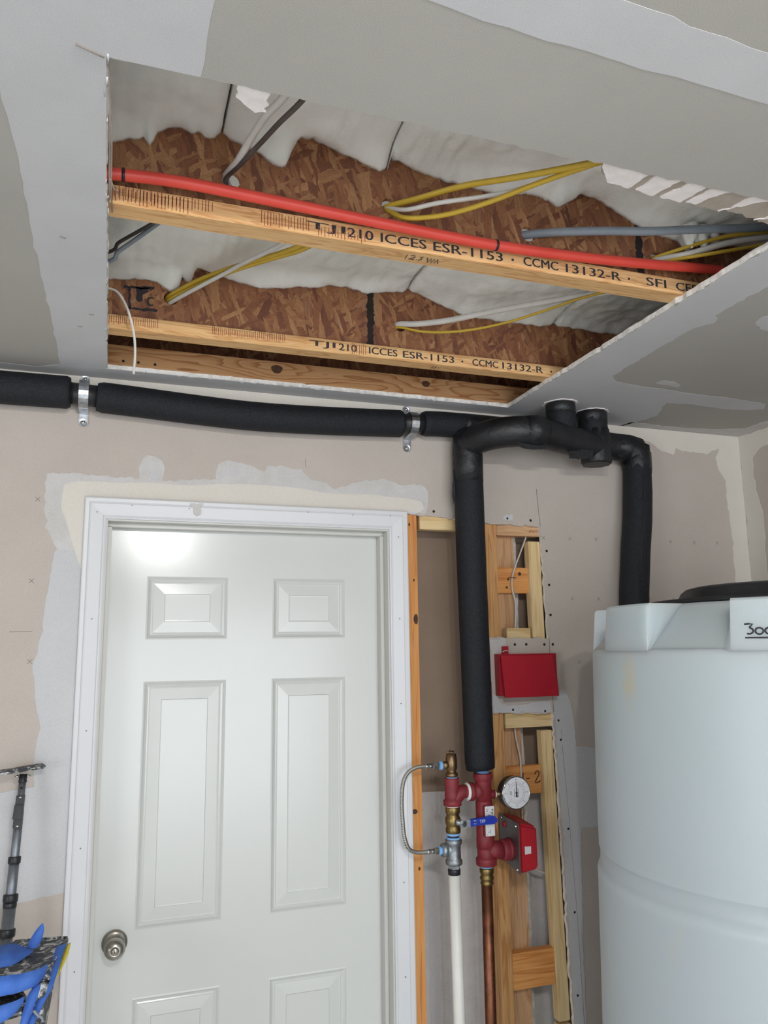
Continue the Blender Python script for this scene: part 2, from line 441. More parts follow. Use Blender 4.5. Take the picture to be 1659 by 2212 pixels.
# wall behind the camera with an opening added for the rear fill light
wf = MB()
wf.box(XL, -.45, YF - .0127, YF, 0, H + .01); wf.box(2.15, XR, YF - .0127, YF, 0, H + .01); wf.box(-.45, 2.15, YF - .0127, YF, 2.11, H + .01)
struct(build('wall_front', wf, 'paper'))

# ceiling with the rough hole
HX0, HX1, HY0, HY1 = -.0206, 1.2065, -.081, -1.3015
hole = ragged([(HX0, HY0), (HX1, HY0 + .002), (HX1 - .002, HY1), (HX0, HY1)], 0.016, 0.0015, 9)
ceil_o = [(XL - .01, YF - .01), (XR + .01, YF - .01), (XR + .01, .0), (XL - .01, .0)]
ce = struct(build('ceiling', MB().prism(ceil_o, [hole], fz, H, H + .0135, 0, 1), ['ceiling_paper', 'gypsum']))
sf = struct(build('ceiling_subfloor', MB().box(XL, XR + .3, -2.2, .35, 2.76, 2.78), 'osb'))  # unseen deck, put over the joist bays to block light
struct(build('wall_rim_board', MB().box(XL, XR + .3, .12, .15, H + .0135, 2.76), 'osb'))

# joint compound on the drywall
def mud(name, poly, f, w0, w1, mat, parent, step=.02, amp=.003, seed=1, skip=()):
    return build(name, MB().prism(ragged(poly, step, amp, seed, True, skip), [], f, w0, w1), mat, parent)
T = .0011
TC_ = .0004
# around the door: thin outer coat and cream inner coat
door_mud = [(-.12, 1.939), (-.151, 2.006), (-.164, 2.068), (-.163, 2.113), (-.163, 2.162), (-.098, 2.169), (.003, 2.162), (.077, 2.162), (.079, 2.206), (.097, 2.232), (.12, 2.228), (.137, 2.218), (.145, 2.194), (.139, 2.16),
            (.216, 2.165), (.29, 2.174), (.29, 2.20), (.297, 2.22), (.325, 2.232), (.39, 2.222), (.433, 2.204), (.441, 2.223), (.543, 2.219), (.573, 2.187), (.621, 2.181), (.643, 2.162), (.737, 2.192), (.81, 2.203), (.866, 2.186), (.93, 2.192), (.954, 2.17), (.954, 2.137), (.945, 2.10), (.87, 2.0975), (.8, 2.05), (.0, 2.05), (-.04, 2.0), (-.04, 1.939)]
mud('joint_compound', door_mud, fy, -T, .0005, 'mud_thin', wb, .012, .0022, 3)
mud('joint_compound', [(-.062, 1.90), (-.095, 1.99), (-.122, 2.07), (-.118, 2.135), (-.08, 2.146), (.02, 2.147), (.10, 2.152), (.2, 2.150), (.3, 2.160), (.42, 2.163), (.55, 2.158), (.65, 2.148), (.75, 2.152), (.85, 2.147), (.93, 2.138), (.94, 2.115), (.92, 2.102), (.87, 2.099), (.85, 2.055), (.0, 2.055), (-.04, 2.0), (-.04, 1.90)], fy, -2 * T, -.0004, 'mud_cream', wb, .03, .0012, 4)
mud('joint_compound', [(-.04, 1.955), (-.128, 1.955), (-.138, 1.914), (-.147, 1.828), (-.152, 1.76), (-.159, 1.695), (-.17, 1.647), (-.16, 1.576), (-.145, 1.506), (-.153, 1.403), (-.149, 1.346), (-.227, 1.337), (-.36, 1.33), (-.36, 1.03), (-.21, 1.062), (-.173, 1.071), (-.058, 1.088), (-.045, 1.092)], fy, -1.6 * T, .0005, 'mud', wb, .014, .002, 5)
# two raised dabs above the door
for q, (cx, cz, rr) in enumerate(((.118, 2.172, .014), (.341, 2.196, .013))):
    mud('joint_compound', [(cx + rr * math.cos(a) * (1 + .25 * math.sin(3 * a + q)), cz + rr * .8 * math.sin(a)) for a in [k * math.pi / 5 for k in range(10)]], fy, -2.4 * T, -.0002, 'mud', wb, .01, .0008, 20 + q)
# band along the ceiling line
mud('joint_compound', [(XL, 2.392), (-1, 2.392), (-.2, 2.395), (.4, 2.39), (1.0, 2.392), (1.5, 2.41), (1.66, 2.418), (1.78, 2.405), (1.814, 2.397), (1.845, 2.376), (1.865, 2.366), (1.914, 2.356), (1.925, 2.383), (1.97, 2.375), (2.045, 2.372), (2.06, 2.368), (2.12, 2.395), (2.1, 2.357), (2.11, 2.314), (2.139, 2.272), (2.136, 2.202), (2.144, 2.082), (2.143, 1.88), (2.15, 1.6), (2.15, 1.0), (2.14, 0), (2.2155, 0), (2.2155, 2.447), (XL, 2.447)], fy, -T, .0005, 'mud_cream', wb, .014, .0022, 6, skip=(25, 26, 27, 28))
# strip beside the cut-out, partly behind the tank
mud('joint_compound', [(1.374, 1.475), (1.385, 1.52), (1.40, 1.548), (1.42, 1.535), (1.434, 1.50), (1.443, 1.44), (1.444, 1.365), (1.53, 1.358), (1.53, 1.116), (1.45, 1.117), (1.446, 1.09), (1.437, .83), (1.43, .555), (1.43, .2), (1.405, .2), (1.393, .56), (1.386, .95), (1.379, 1.30)], fy, -T, .0005, 'mud', wb, .014, .0018, 7)
# strip with the red box: smears
mud('joint_compound', [(1.152, 1.704), (1.21, 1.705), (1.206, 1.665), (1.16, 1.66)], fy, -T, .0005, 'mud_thin', wb, .01, .0015, 8)
mud('joint_compound', [(1.157, 1.535), (1.17, 1.535), (1.185, 1.505), (1.24, 1.50), (1.29, 1.507), (1.36, 1.508), (1.366, 1.475), (1.157, 1.482)], fy, -T, .0005, 'mud', wb, .012, .002, 9)
mud('joint_compound', [(1.212, 2.093), (1.225, 2.108), (1.252, 2.111), (1.252, 2.090)], fy, -T, .0005, 'mud', wb, .012, .001, 10)
# right wall corner band
mud('joint_compound', [(-.001, 0), (-.085, 0), (-.08, 1.3), (-.079, 1.99), (-.083, 2.107), (-.072, 2.193), (-.056, 2.299), (-.059, 2.35), (-.09, 2.375), (-.16, 2.385), (-.4, 2.388), (-1.2, 2.39), (-1.2, 2.446), (-.001, 2.446)], fx, XR - T, XR + .0005, 'mud_cream', wr, .02, .003, 11)
mud('joint_compound', [(-.10, 1.99), (-.15, 2.06), (-.16, 2.17), (-.22, 2.2), (-.4, 2.1), (-.4, 1.7), (-.1, 1.7)], fx, XR - T, XR + .0005, 'mud_thin', wr, .02, .003, 12)
# ceiling seams
mud('joint_compound', [(-.14, -.085), (-.143, -.4), (-.152, -.8), (-.152, -1.035), (-.16, -1.196), (-.165, -2.4), (-.16, -3.6), (.1, -3.6), (.104, -2.4), (.101, -1.439), (.099, -1.3025), (-.0215, -1.3025), (-.0215, -.088)], fz, H - TC_, H + .0005, 'mud', ce, .03, .0014, 13, skip=(10, 11))
mud('joint_compound', [(.30, -1.545), (.34, -1.519), (.42, -1.510), (.6, -1.505), (.878, -1.499), (1.3, -1.492), (XR, -1.49), (XR, -1.60), (1.3, -1.592), (.8, -1.578), (.57, -1.592), (.36, -1.60), (.31, -1.58)], fz, H - TC_, H + .0005, 'mud', ce, .03, .0012, 14)
mud('joint_compound', [(1.2085, -1.29), (1.33, -1.29), (1.338, -1.034), (1.335, -.875), (1.352, -.865), (1.365, -.836), (1.34, -.799), (1.341, -.657), (1.353, -.445), (1.40, -.40), (1.496, -.386), (1.60, -.381), (1.668, -.374), (1.85, -.372), (1.998, -.355), (2.037, -.309), (1.99, -.285), (1.923, -.275), (1.756, -.283), (1.676, -.274), (1.71, -.20), (1.737, -.148), (1.72, -.064), (1.7, -.004), (1.2085, -.004)], fz, H - TC_, H + .0005, 'mud', ce, .014, .0022, 15, skip=(25, 26))
mud('joint_compound', [(XL, -.004), (1.2085, -.004), (1.2085, -.082), (-.14, -.085), (-.2, -.05), (-.6, -.06), (XL, -.055)], fz, H - TC_, H + .0005, 'mud', ce, .03, .0015, 16, skip=(1, 2))
mud('joint_compound', [(1.69, -.004), (1.70, -.05), (1.9, -.045), (2.05, -.06), (2.15, -.10), (2.16, -.4), (2.15, -1.2), (XR, -1.2), (XR, -.004)], fz, H - TC_, H + .0005, 'mud_thin', ce, .02, .003, 17)
mud('joint_compound', [(1.458, -.874), (1.45, -.90), (1.463, -.915), (1.52, -.90), (1.531, -.838), (1.501, -.843)], fz, H - TC_, H + .0005, 'mud', ce, .012, .0018, 18)
mud('joint_compound', [(1.515, -.425), (1.519, -.449), (1.56, -.452), (1.6, -.43), (1.61, -.41)], fz, H - TC_, H + .0005, 'mud_thin', ce, .012, .0018, 19)

# printed crosses on the drywall paper, screws, pencil marks
mb = MB(); mb.tube([(-.0058, 0, -.006), (.0058, 0, .006)], .0006, 4); mb.tube([(-.0058, 0, .006), (.0058, 0, -.006)], .0006, 4)
xm = None
xs = [(1.363 + .1018 * k, 2.036 + .0006 * k) for k in range(8)] + [(1.461 + .1015 * k, 1.836) for k in range(6)] + [(-.182, 2.09), (-.185, 1.87), (-.177, 1.66)] + [(1.475, 1.63), (-.20, 1.28)]
for px, pz in xs:
    if xm is None:
        xm = build('printed_cross', mb, 'pencil', wb, recalc=False); o = xm
    else:
        o = xm.copy(); C.objects.link(o)
    o.location = Vector((px, -.0003, pz)) - wpos(wb) - Vector((0, 0, .006))
smb = MB(); smb.lathe([(0, -.0009), (.0032, -.0009), (.0043, -.0002), (.0043, .0006)], (0, 0, 0), (0, 1, 0), 12)
s0 = None
SC = [(.972, 2.108), (1.142, 2.1), (1.232, 2.096), (1.318, 2.093), (1.373, 1.993), (1.376, 1.881), (1.376, 1.783), (1.379, 1.688), (1.241, 1.689), (1.282, 1.689), (1.348, 1.688), (1.225, 1.487), (1.339, 1.479), (1.386, 1.448), (1.391, 1.388), (1.402, 1.118), (1.41, .873), (1.406, .638)]
for px, pz in SC:
    if s0 is None: s0 = build('drywall_screw', smb, 'hole_black', wb); o = s0; zo = s0.location.z + wpos(wb).z
    else: o = s0.copy(); C.objects.link(o)
    o.location = Vector((px, -.0007, pz + zo)) - wpos(wb)
strokes('score_line', [[(1.345, 2.20), (1.349, 2.13), (1.3535, 2.075)], [(1.366, 1.71), (1.367, 1.60), (1.370, 1.475)], [(1.3935, 1.42), (1.396, 1.39)], [(1.395, 1.37), (1.408, 1.12), (1.418, .87), (1.425, .5)]], .0008, 'pencil', wb, fy, -.0008, 5)
strokes('pencil_mark', [[(-.23, 1.737), (-.175, 1.738)], [(.555, 2.25), (.556, 2.225)]], .0006, 'pencil', wb, fy, -.0003, 5)
strokes('pencil_mark', [[(-.104, -.80), (-.094, -.795)], [(-.06, -.45), (-.05, -.448)], [(-.087, -.37), (-.077, -.368)], [(-.058, -1.315), (-.04, -1.308), (-.024, -1.3015)]], .0012, 'pencil', ce, fz, H - .0012, 5)

# torn paper left on the hole's camera-side edge
def flap(poly, seed, z0=H + .006, z1=H + .0075, mat='torn_paper', step=.01, amp=.0025):
    return build('torn_paper' if mat == 'torn_paper' else 'gypsum_scrap', MB().prism(ragged(poly, step, amp, seed), [], fz, z0, z1), mat, ce)
flap([(.735, -1.31), (.75, -1.275), (.80, -1.254), (.86, -1.248), (.93, -1.244), (1.0, -1.240), (1.06, -1.242), (1.13, -1.233), (1.215, -1.220), (1.215, -1.31)], 31)
for q, P in enumerate(([(.735, -1.308), (.742, -1.29), (.775, -1.256), (.82, -1.252), (.825, -1.285), (.83, -1.308)], [(.845, -1.308), (.835, -1.252), (.875, -1.246), (.885, -1.285), (.90, -1.308)],
                       [(.915, -1.308), (.89, -1.246), (.935, -1.243), (.945, -1.285), (.955, -1.308)], [(.962, -1.308), (.945, -1.246), (.965, -1.246), (.985, -1.285), (1.01, -1.308)], [(1.045, -1.308), (1.035, -1.262), (1.02, -1.240), (1.06, -1.280), (1.10, -1.308)], [(1.13, -1.308), (1.12, -1.246), (1.105, -1.236), (1.15, -1.258), (1.21, -1.282), (1.21, -1.308)])):
    flap(P, 40 + q, H + .0035, H + .0062, 'gypsum_scrap', .008, .0016)
flap([(.148, -1.31), (.15, -1.275), (.165, -1.262), (.182, -1.250), (.197, -1.256), (.192, -1.28), (.198, -1.31)], 51, H + .002, H + .006, 'gypsum_scrap', .008, .0016)
# paper curling off the left cut edge
pe = MB(); 
for q, (dx, yo) in enumerate(((.003, 0), (.006, .01))):
    pe.tube([(HX0 + .001, -1.28, H + .010 + q * .002), (HX0 + dx, -1.1 + yo, H + .013), (HX0 + dx * .9, -.98, H + .012), (HX0 + .002 + .006 * q, -.93 + .03 * q, H + .008)], .0016, 6)
pe.tube([(HX0 + .004, -1.0, H + .012), (HX0 + .008, -.97, H + .016), (HX0 + .019, -.94, H + .020)], [.002, .0018, .0008], 6)
build('torn_paper', pe, 'torn_paper', ce, recalc=False)
cr = MB(); rnd = random.Random(77)
for k in range(70):     # frayed crumbs of paper and gypsum along the cut edges
    e = k % 3
    if e == 0: q = (HX0 - .001 + rnd.gauss(0, .0012), rnd.uniform(HY1, HY0)); 
    elif e == 1: q = (HX1 + rnd.gauss(0, .0015), rnd.uniform(HY1, HY0))
    else: q = (rnd.uniform(HX0, HX1), HY0 + rnd.gauss(0, .0015))
    a = rnd.uniform(0, 3.14); l = rnd.uniform(.008, .03)
    d = (0, l) if e < 2 else (l, 0)
    cr.tube([(q[0] - d[0] / 2, q[1] - d[1] / 2, H + rnd.uniform(-.001, .004)), (q[0] + rnd.gauss(0, .0015), q[1] + rnd.gauss(0, .0015), H - .0012), (q[0] + d[0] / 2, q[1] + d[1] / 2, H + rnd.uniform(-.001, .004))], rnd.uniform(.0006, .0013), 5)
o = build('torn_edge', cr, 'mud', ce, recalc=False); o['kind'] = 'stuff'

# ------------------------------------------------------------------ door
YD = .075
PAN = [(.1115, .3415, 1.715, 1.894), (.4735, .698, 1.715, 1.894), (.1115, .3415, .950, 1.598), (.4735, .699, .955, 1.600), (.1115, .3415, .22, .784), (.4735, .699, .22, .79)]
PAN = [(.112, .341, 1.715, 1.894), (.474, .699, 1.715, 1.894), (.112, .341, .952, 1.599), (.474, .699, .952, 1.599), (.112, .341, .22, .786), (.474, .699, .22, .786)]
SX0, SX1, SZ1 = .004, .811, 2.034
d1 = struct(root('door_1', (.4075, YD + .02, .01)))
sl = MB()
xsq = [SX0, .112, .341, .474, .699, SX1]; zsq = [.01, .22, .786, .952, 1.599, 1.715, 1.894, SZ1]
for i in range(5):
    for j in range(7):
        if i in (1, 3) and j in (1, 3, 5): continue
        sl.add([(xsq[i], YD, zsq[j]), (xsq[i + 1], YD, zsq[j]), (xsq[i + 1], YD, zsq[j + 1]), (xsq[i], YD, zsq[j + 1])], [(0, 1, 2, 3)])
sl.add([(SX0, YD, .01), (SX1, YD, .01), (SX1, YD, SZ1), (SX0, YD, SZ1), (SX0, YD + .035, .01), (SX1, YD + .035, .01), (SX1, YD + .035, SZ1), (SX0, YD + .035, SZ1)],
       [(4, 7, 6, 5), (0, 4, 5, 1), (1, 5, 6, 2), (2, 6, 7, 3), (3, 7, 4, 0)])
build('door_slab', sl, 'door_paint', d1, recalc=False)
for (x0, x1, z0, z1) in PAN:
    # rings: inset, depth (positive = deeper) of the moulded profile
    prof = [(0, 0), (.004, -.0012), (.009, .0035), (.014, .0062), (.017, .0048), (.020, .0056), (.050, .0030), (.0515, .0008), (.054, .0010)]
    vs, fs = [], []
    for ins, dp in prof:
        vs += [(x0 + ins, YD + dp, z0 + ins), (x1 - ins, YD + dp, z0 + ins), (x1 - ins, YD + dp, z1 - ins), (x0 + ins, YD + dp, z1 - ins)]
    for i in range(len(prof) - 1):
        for k in range(4):
            a, b = i * 4 + k, i * 4 + (k + 1) % 4; fs.append((a, b, b + 4, a + 4))
    e = (len(prof) - 1) * 4; fs.append((e, e + 1, e + 2, e + 3))
    build('door_panel', MB().add(vs, fs), 'door_paint', d1, recalc=False)
kb = build('door_knob', MB().lathe([(.010, -.02), (.0115, -.028), (.0165, -.0315), (.0225, -.0365), (.0258, -.0435), (.0268, -.0500), (.0258, -.0565), (.0225, -.0630), (.0175, -.0675), (.0125, -.0700), (.0100, -.0705), (.0098, -.0690), (0, -.0690)], (.064, YD, .928), (0, 1, 0), 48), 'satin_nickel', d1)
build('rose', MB().lathe([(.033, 0), (.033, -.004), (.0315, -.007), (.026, -.009), (.018, -.014), (.012, -.022), (.0, -.022)], (.064, YD, .928), (0, 1, 0), 40), 'satin_nickel', kb)
build('lock_cylinder', MB().lathe([(.0075, -.066), (.0075, -.0702), (.0065, -.0712), (0, -.0712)], (.064, YD, .928), (0, 1, 0), 24), 'satin_nickel', kb)
build('keyhole', MB().box(.0632, .0648, YD - .0716, YD - .069, .924, .9325), 'hole_black', kb)

# frame (jamb, stop) and casing
tr = struct(root('trim_1', (.4075, .05, 0)))
for sx, nm in ((-1, 'side_jamb'), (1, 'side_jamb')):
    x0, x1 = (-.018, .0) if sx < 0 else (.815, .833)
    build(nm, MB().box(x0, x1, -.001, .112, 0, 2.058), 'jamb_paint', tr, .001)
    xs0, xs1 = (.0, .011) if sx < 0 else (.804, .815)
    build('door_stop', MB().box(xs0, xs1, .038, YD - .001, 0, 2.03), 'jamb_paint', tr, .0015)
build('head_jamb', MB().box(0, .815, -.001, .112, 2.0395, 2.058), 'jamb_paint', tr, .001)
build('door_stop', MB().box(0, .815, .038, YD - .001, 2.0285, 2.0395), 'jamb_paint', tr, .0015)
CW = .0575
# casing profile: (distance from the inner edge, projection)
cp = [(0, .0), (0, .008), (.004, .0095), (.007, .0085), (.010, .0105), (.034, .0145), (.040, .0155), (.043, .0140), (.046, .0165), (.0545, .0170), (CW, .0155), (CW, .0)]
def casing(pts_in, dirs):
    """sweep the profile between mitred ends: pts_in inner corner points, dirs outward offset at each"""
    vs, fs = [], []; n = len(cp)
    for (x, z), (dx, dz) in zip(pts_in, dirs):
        for d, pj in cp: vs.append((x + dx * d, -pj, z + dz * d))
    for i in range(len(pts_in) - 1):
        for k in range(n - 1):
            a = i * n + k; fs.append((a, a + 1, a + 1 + n, a + n))
    return MB().add(vs, fs)
RV = .0045
build('side_casing', casing([(-RV, 0), (-RV, 2.0395 + RV)], [(-1, 0), (-1, 1)]), 'trim_paint', tr)
build('side_casing', casing([(.815 + RV, 0), (.815 + RV, 2.0395 + RV)], [(1, 0), (1, 1)]), 'trim_paint', tr)
build('head_casing', casing([(-RV, 2.0395 + RV), (.815 + RV, 2.0395 + RV)], [(-1, 1), (1, 1)]), 'trim_paint', tr)
build('compound_drip', MB().prism(ragged([(.215, 2.095), (.217, 2.088), (.226, 2.084), (.228, 2.066), (.236, 2.060), (.246, 2.064), (.248, 2.076), (.244, 2.086), (.254, 2.092), (.255, 2.097)], .006, .0008, 3), [], fy, -.0180, -.0145), 'mud_thin', tr)
nh = MB()
for q in [(.06, 2.082), (.215, 2.08), (.56, 2.085), (.70, 2.082), (.82, 2.085)] + [(-.03, 2.06 - .29 * k) for k in range(5)] + [(.846, 2.02 - .25 * k) for k in range(6)]:
    nh.lathe([(0, -.0162), (.0016, -.0162), (.0016, -.013)], (q[0], 0, q[1]), (0, 1, 0), 8)
build('nail_hole', nh, 'pencil', tr)['kind'] = 'stuff'
# room behind the door leaf, so nothing shows through
struct(build('wall_rear', MB().box(-.3, 1.6, .114, .127, 0, 2.5), 'cavity_paper'))

# ------------------------------------------------------------------ framing in the wall cut-out
YS = .0127
def lumber(x0, x1, y0, y1, z0, z1, mat, label, group=None, name='wall_stud', tilt=0.0, cat='stud'):
    """tilt: x shift of the lower end"""
    mb = MB().hexa([(x0 + tilt, y0, z0), (x1 + tilt, y0, z0), (x1 + tilt, y1, z0), (x0 + tilt, y1, z0)], [(x0, y0, z1), (x1, y0, z1), (x1, y1, z1), (x0, y1, z1)])
    return tag(build(name, mb, mat, None, .0015), label, cat, group)
st1 = lumber(.8695, .918, YS, .101, 0, 2.44, 'orange_fir_z', 'orange fir stud standing along the right door casing')
for q, (px, pz, rx, rz) in enumerate(((.911, 1.77, .010, .016), (.893, 1.205, .010, .007), (.905, 1.045, .0035, .005), (.893, 2.065, .003, .005), (.905, 1.89, .0028, .004))):
    build('knot', MB().prism([(px + rx * math.cos(a) * (.5 if px + rx > .918 and math.cos(a) > 0 else 1), pz + rz * math.sin(a)) for a in [k * math.pi / 6 for k in range(12)]], [], fy, YS - .0004, YS + .001), 'knot', st1)
rnd = random.Random(3)
cl = []
for k in range(7):
    z = rnd.uniform(.6, 2.0); l = rnd.uniform(.03, .12)
    cl.append([(.876 + rnd.uniform(-.002, .004), z), (.877 + rnd.uniform(-.002, .004), z + l / 2), (.876 + rnd.uniform(-.001, .004), z + l)])
for L in cl: strokes('bark_streak', [L], .0014, 'knot', st1, fy, YS - .0001, 5)
st2 = lumber(1.157, 1.197, YS, .050, 0, 2.44, 'fir_z', 'fir stud running full height right of the insulated riser')
lumber(1.160, 1.278, .0505, .0885, 0, 2.44, 'tan_pine_z', 'flat tan board set deeper in the wall behind the right stud', cat='board', name='flat_stud')
ps = build('drywall_strip', MB().prism(ragged([(1.288, 0), (1.306, 0), (1.306, 2.44), (1.288, 2.44)], .02, .0012, 8), [], fy, .088, .1125), 'gypsum', None)
tag(ps, 'narrow white drywall edge running down the cavity beside the flat board', 'drywall')
bt = lumber(.929, 1.156, YS, .0505, 2.052, 2.16, 'pale_pine_x', 'pale pine block across the top of the cut-out beside the insulated riser', name='blocking', cat='block')
bt2 = lumber(1.198, 1.3565, YS, .049, 2.042, 2.16, 'tan_pine_x', 'pinkish wood block at the top right of the wall cut-out', name='blocking', cat='block')
strokes('pencil_mark', [[(1.318, 2.053), (1.324, 2.062), (1.334, 2.055)]], .0007, 'ink', bt2, fy, YS - .0003, 5)
bm_ = lumber(1.198, 1.345, .030, .0495, 1.855, 1.9385, 'orange_fir_x', 'orange fir block crossed by the white cable in the upper opening', name='blocking', cat='block')
for px, pz, rr in ((1.242, 1.90, .004), (1.236, 1.873, .004), (1.285, 1.918, .006)):
    build('knot', MB().lathe([(0, -.0004), (rr, -.0004), (rr, .001)], (px, .030, pz), (0, 1, 0), 10), 'knot', bm_)
lumber(1.222, 1.308, .014, .046, 1.700, 1.741, 'pale_pine_x', 'short pale offcut standing on the drywall strip above the red box', name='blocking', cat='block')
lumber(1.313, 1.356, YS + .0005, .045, 1.690, 2.025, 'pale_pine_z', 'pale furring stick at the right of the upper wall opening', name='furring_strip', tilt=.004, cat='furring strip')
lumber(1.204, 1.372, .013, .045, 1.430, 1.482, 'pale_pine_x', 'pale block under the drywall strip below the red box', name='blocking', cat='block')
b12 = lumber(1.198, 1.3315, .030, .0495, 1.226, 1.3115, 'orange_fir_x', 'orange fir block with black handwriting behind the pressure gauge', name='blocking', cat='block')
strokes('handwriting', [[(1.268, 1.29), (1.266, 1.262)], [(1.278, 1.272), (1.290, 1.272)], [(1.309, 1.283), (1.315, 1.293), (1.324, 1.292), (1.324, 1.281), (1.313, 1.266), (1.309, 1.258), (1.317, 1.258), (1.328, 1.262)]], .0017, 'ink', b12, fy, .0295, 6)
lumber(1.198, 1.3425, .018, .049, .672, .774, 'orange_fir_x', 'orange fir block low between the stud and the long furring stick', name='blocking', cat='block')
lf = lumber(1.330, 1.369, YS + .0005, .045, .567, 1.418, 'pale_pine_z', 'long pale furring stick down the right edge of the wall opening', name='furring_strip', tilt=.016, cat='furring strip')
lumber(1.345, 1.386, YS + .0005, .045, .0, .558, 'pale_pine_z', 'lower furring stick butted under the long pale stick', name='furring_strip', cat='furring strip')
# back side drywall with its compound bands
bk = [b for b in bpy.data.objects if b.name == 'wall_rear'][0]
mud('joint_compound', [(.92, 0), (1.15, 0), (1.15, 1.235), (.92, 1.240)], fy, .1128, .1145, 'mud_thin', bk, .03, .001, 61)
mud('joint_compound', [(.965, .3), (1.0, .3), (1.003, .8), (.995, 1.09), (.985, 1.12), (.972, 1.0)], fy, .1118, .113, 'mud', bk, .03, .002, 62)
mud('joint_compound', [(1.31, 0), (1.42, 0), (1.42, 1.235), (1.31, 1.235)], fy, .1128, .1145, 'mud_thin', bk, .03, .001, 63)

# thin cables in the wall
def cable(name, P, r, mat, label, group=None, n=8, flat=1.0, cat='cable', k=8):
    return tag(build(name, MB().tube(spline(P, k), r, n, flat=flat), mat, None, recalc=False), label, cat, group)
uc = cable('wall_cable', [(1.318, .030, 2.06), (1.314, .030, 2.04), (1.29, .026, 1.99), (1.262, .024, 1.93), (1.252, .022, 1.90), (1.251, .022, 1.87), (1.262, .024, 1.82), (1.262, .03, 1.76), (1.256, .034, 1.70)], .0042, 'cable_white', 'white cable stapled over the orange block in the upper wall opening', flat=.6)
build('staple', MB().tube([(1.242, .024, 1.905), (1.242, .018, 1.905), (1.264, .018, 1.904), (1.264, .024, 1.904)], .0012, 5), 'cable_dark', uc, recalc=False)
cable('wall_cable', [(1.245, .033, 1.46), (1.248, .032, 1.40), (1.258, .028, 1.34), (1.257, .024, 1.30), (1.256, .024, 1.22), (1.258, .03, 1.15), (1.262, .035, 1.05)], .0040, 'cable_white', 'white cable dropping past the pressure gauge inside the wall', flat=.6)
cable('wall_cable', [(1.235, -.02, 1.075), (1.262, .0, 1.035), (1.29, .03, 1.008), (1.33, .05, .985), (1.37, .06, .975)], .0042, 'cable_white', 'white cable leaving the bottom of the red flow switch')

# ------------------------------------------------------------------ joists above the hole
JX0, JX1 = -1.2, XR + .25
Z0 = H + .0135
def joist(y0, y1, split, holes, label, words, hz, ticks, seed):
    t = thing('floor_joist', ((JX0 + JX1) / 2, (y0 + y1) / 2, Z0), label, 'joist', 'engineered floor joists')
    fl_ = build('bottom_flange', MB().box(JX0, JX1, y0, y1, Z0, Z0 + .036), ['lvl_x'], t, .001)
    # paler planed underside
    yw = (y0 + y1) / 2; zt = 2.735
    for xa, xb in ((JX0, split - .006), (split + .008, JX1)):
        hs = [[(hx + hr * math.cos(k * math.pi / 8), hzz + hr * math.sin(k * math.pi / 8)) for k in range(16)] for hx, hzz, hr in holes if xa < hx < xb]
        build('web', MB().prism([(xa, Z0 + .034), (xb, Z0 + .034), (xb, zt), (xa, zt)], hs, fy, yw - .005, yw + .005), 'osb', t)
    build('web_joint', MB().prism(ragged([(split - .009, Z0 + .034), (split + .011, Z0 + .034), (split + .009, zt), (split - .008, zt)], .006, .0018, seed), [], fy, yw - .0056, yw + .004), 'caulk_black', t)
    build('top_flange', MB().box(JX0, JX1, y0, y1, zt - .003, zt + .03), 'lvl_x', t, .001)
    for s_, xa, xb in words:
        if s_ == '.': build('ink_dot', MB().lathe([(0, -.0004), (.003, -.0004), (.003, 0)], (xa, y0, hz + .008), (0, 1, 0), 8), 'ink', fl_)
        else: text('stamped_lettering', s_, 'ink', fl_, xb - xa, .0195, FRONT, (xa, y0, hz), bold=.0012)
    tm = MB(); rr = random.Random(seed)
    for xa, xb, za, zb, sp in ticks:
        x = xa
        while x < xb:
            tm.box(x, x + .0014, y0 - .0005, y0 + .001, Z0 + za + rr.uniform(0, .006), Z0 + zb - rr.uniform(0, .006)); x += sp * rr.uniform(.8, 1.25)
    build('hatch_print', tm, 'ink_red', fl_, recalc=False)['kind'] = 'stuff'
    return t, fl_
J1 = (-.921, -.873); J2 = (-.346, -.300)
j1, f1 = joist(*J1, 1.111, [(.196, 2.557, .017), (.512, 2.562, .016), (.828, 2.554, .017), (1.158, 2.548, .017)], 'engineered wood joist nearest the camera with red tubing along its flange',
      [('TJI', .337, .413), ('210', .418, .470), ('ICCES', .486, .582), ('ESR-1153', .598, .753), ('.', .777, 0), ('CCMC', .802, .885), ('13132-R', .904, 1.042), ('.', 1.064, 0), ('SFI', 1.109, 1.162), ('CERT', 1.189, 1.275)], Z0 + .0085,
      [(-.30, .16, .010, .036, .0062), (-.02, .12, .002, .034, .0062), (.25, .345, .004, .034, .0055), (.36, .46, .0, .022, .0065)], 21)
j2, f2 = joist(*J2, .658, [(.127, 2.565, .018), (.747, 2.568, .016)], 'engineered wood joist nearest the wall with a black stamp on its web',
      [('TJI', .482, .553), ('210', .563, .613), ('ICCES', .648, .729), ('ESR-1153', .746, .899), ('.', .925, 0), ('CCMC', .956, 1.037), ('13132-R', 1.051, 1.183), ('.', 1.211, 0)], Z0 + .009,
      [(-.30, .10, .010, .036, .0048), (.23, .42, .012, .036, .005), (.60, .64, .0, .034, .006)], 22)
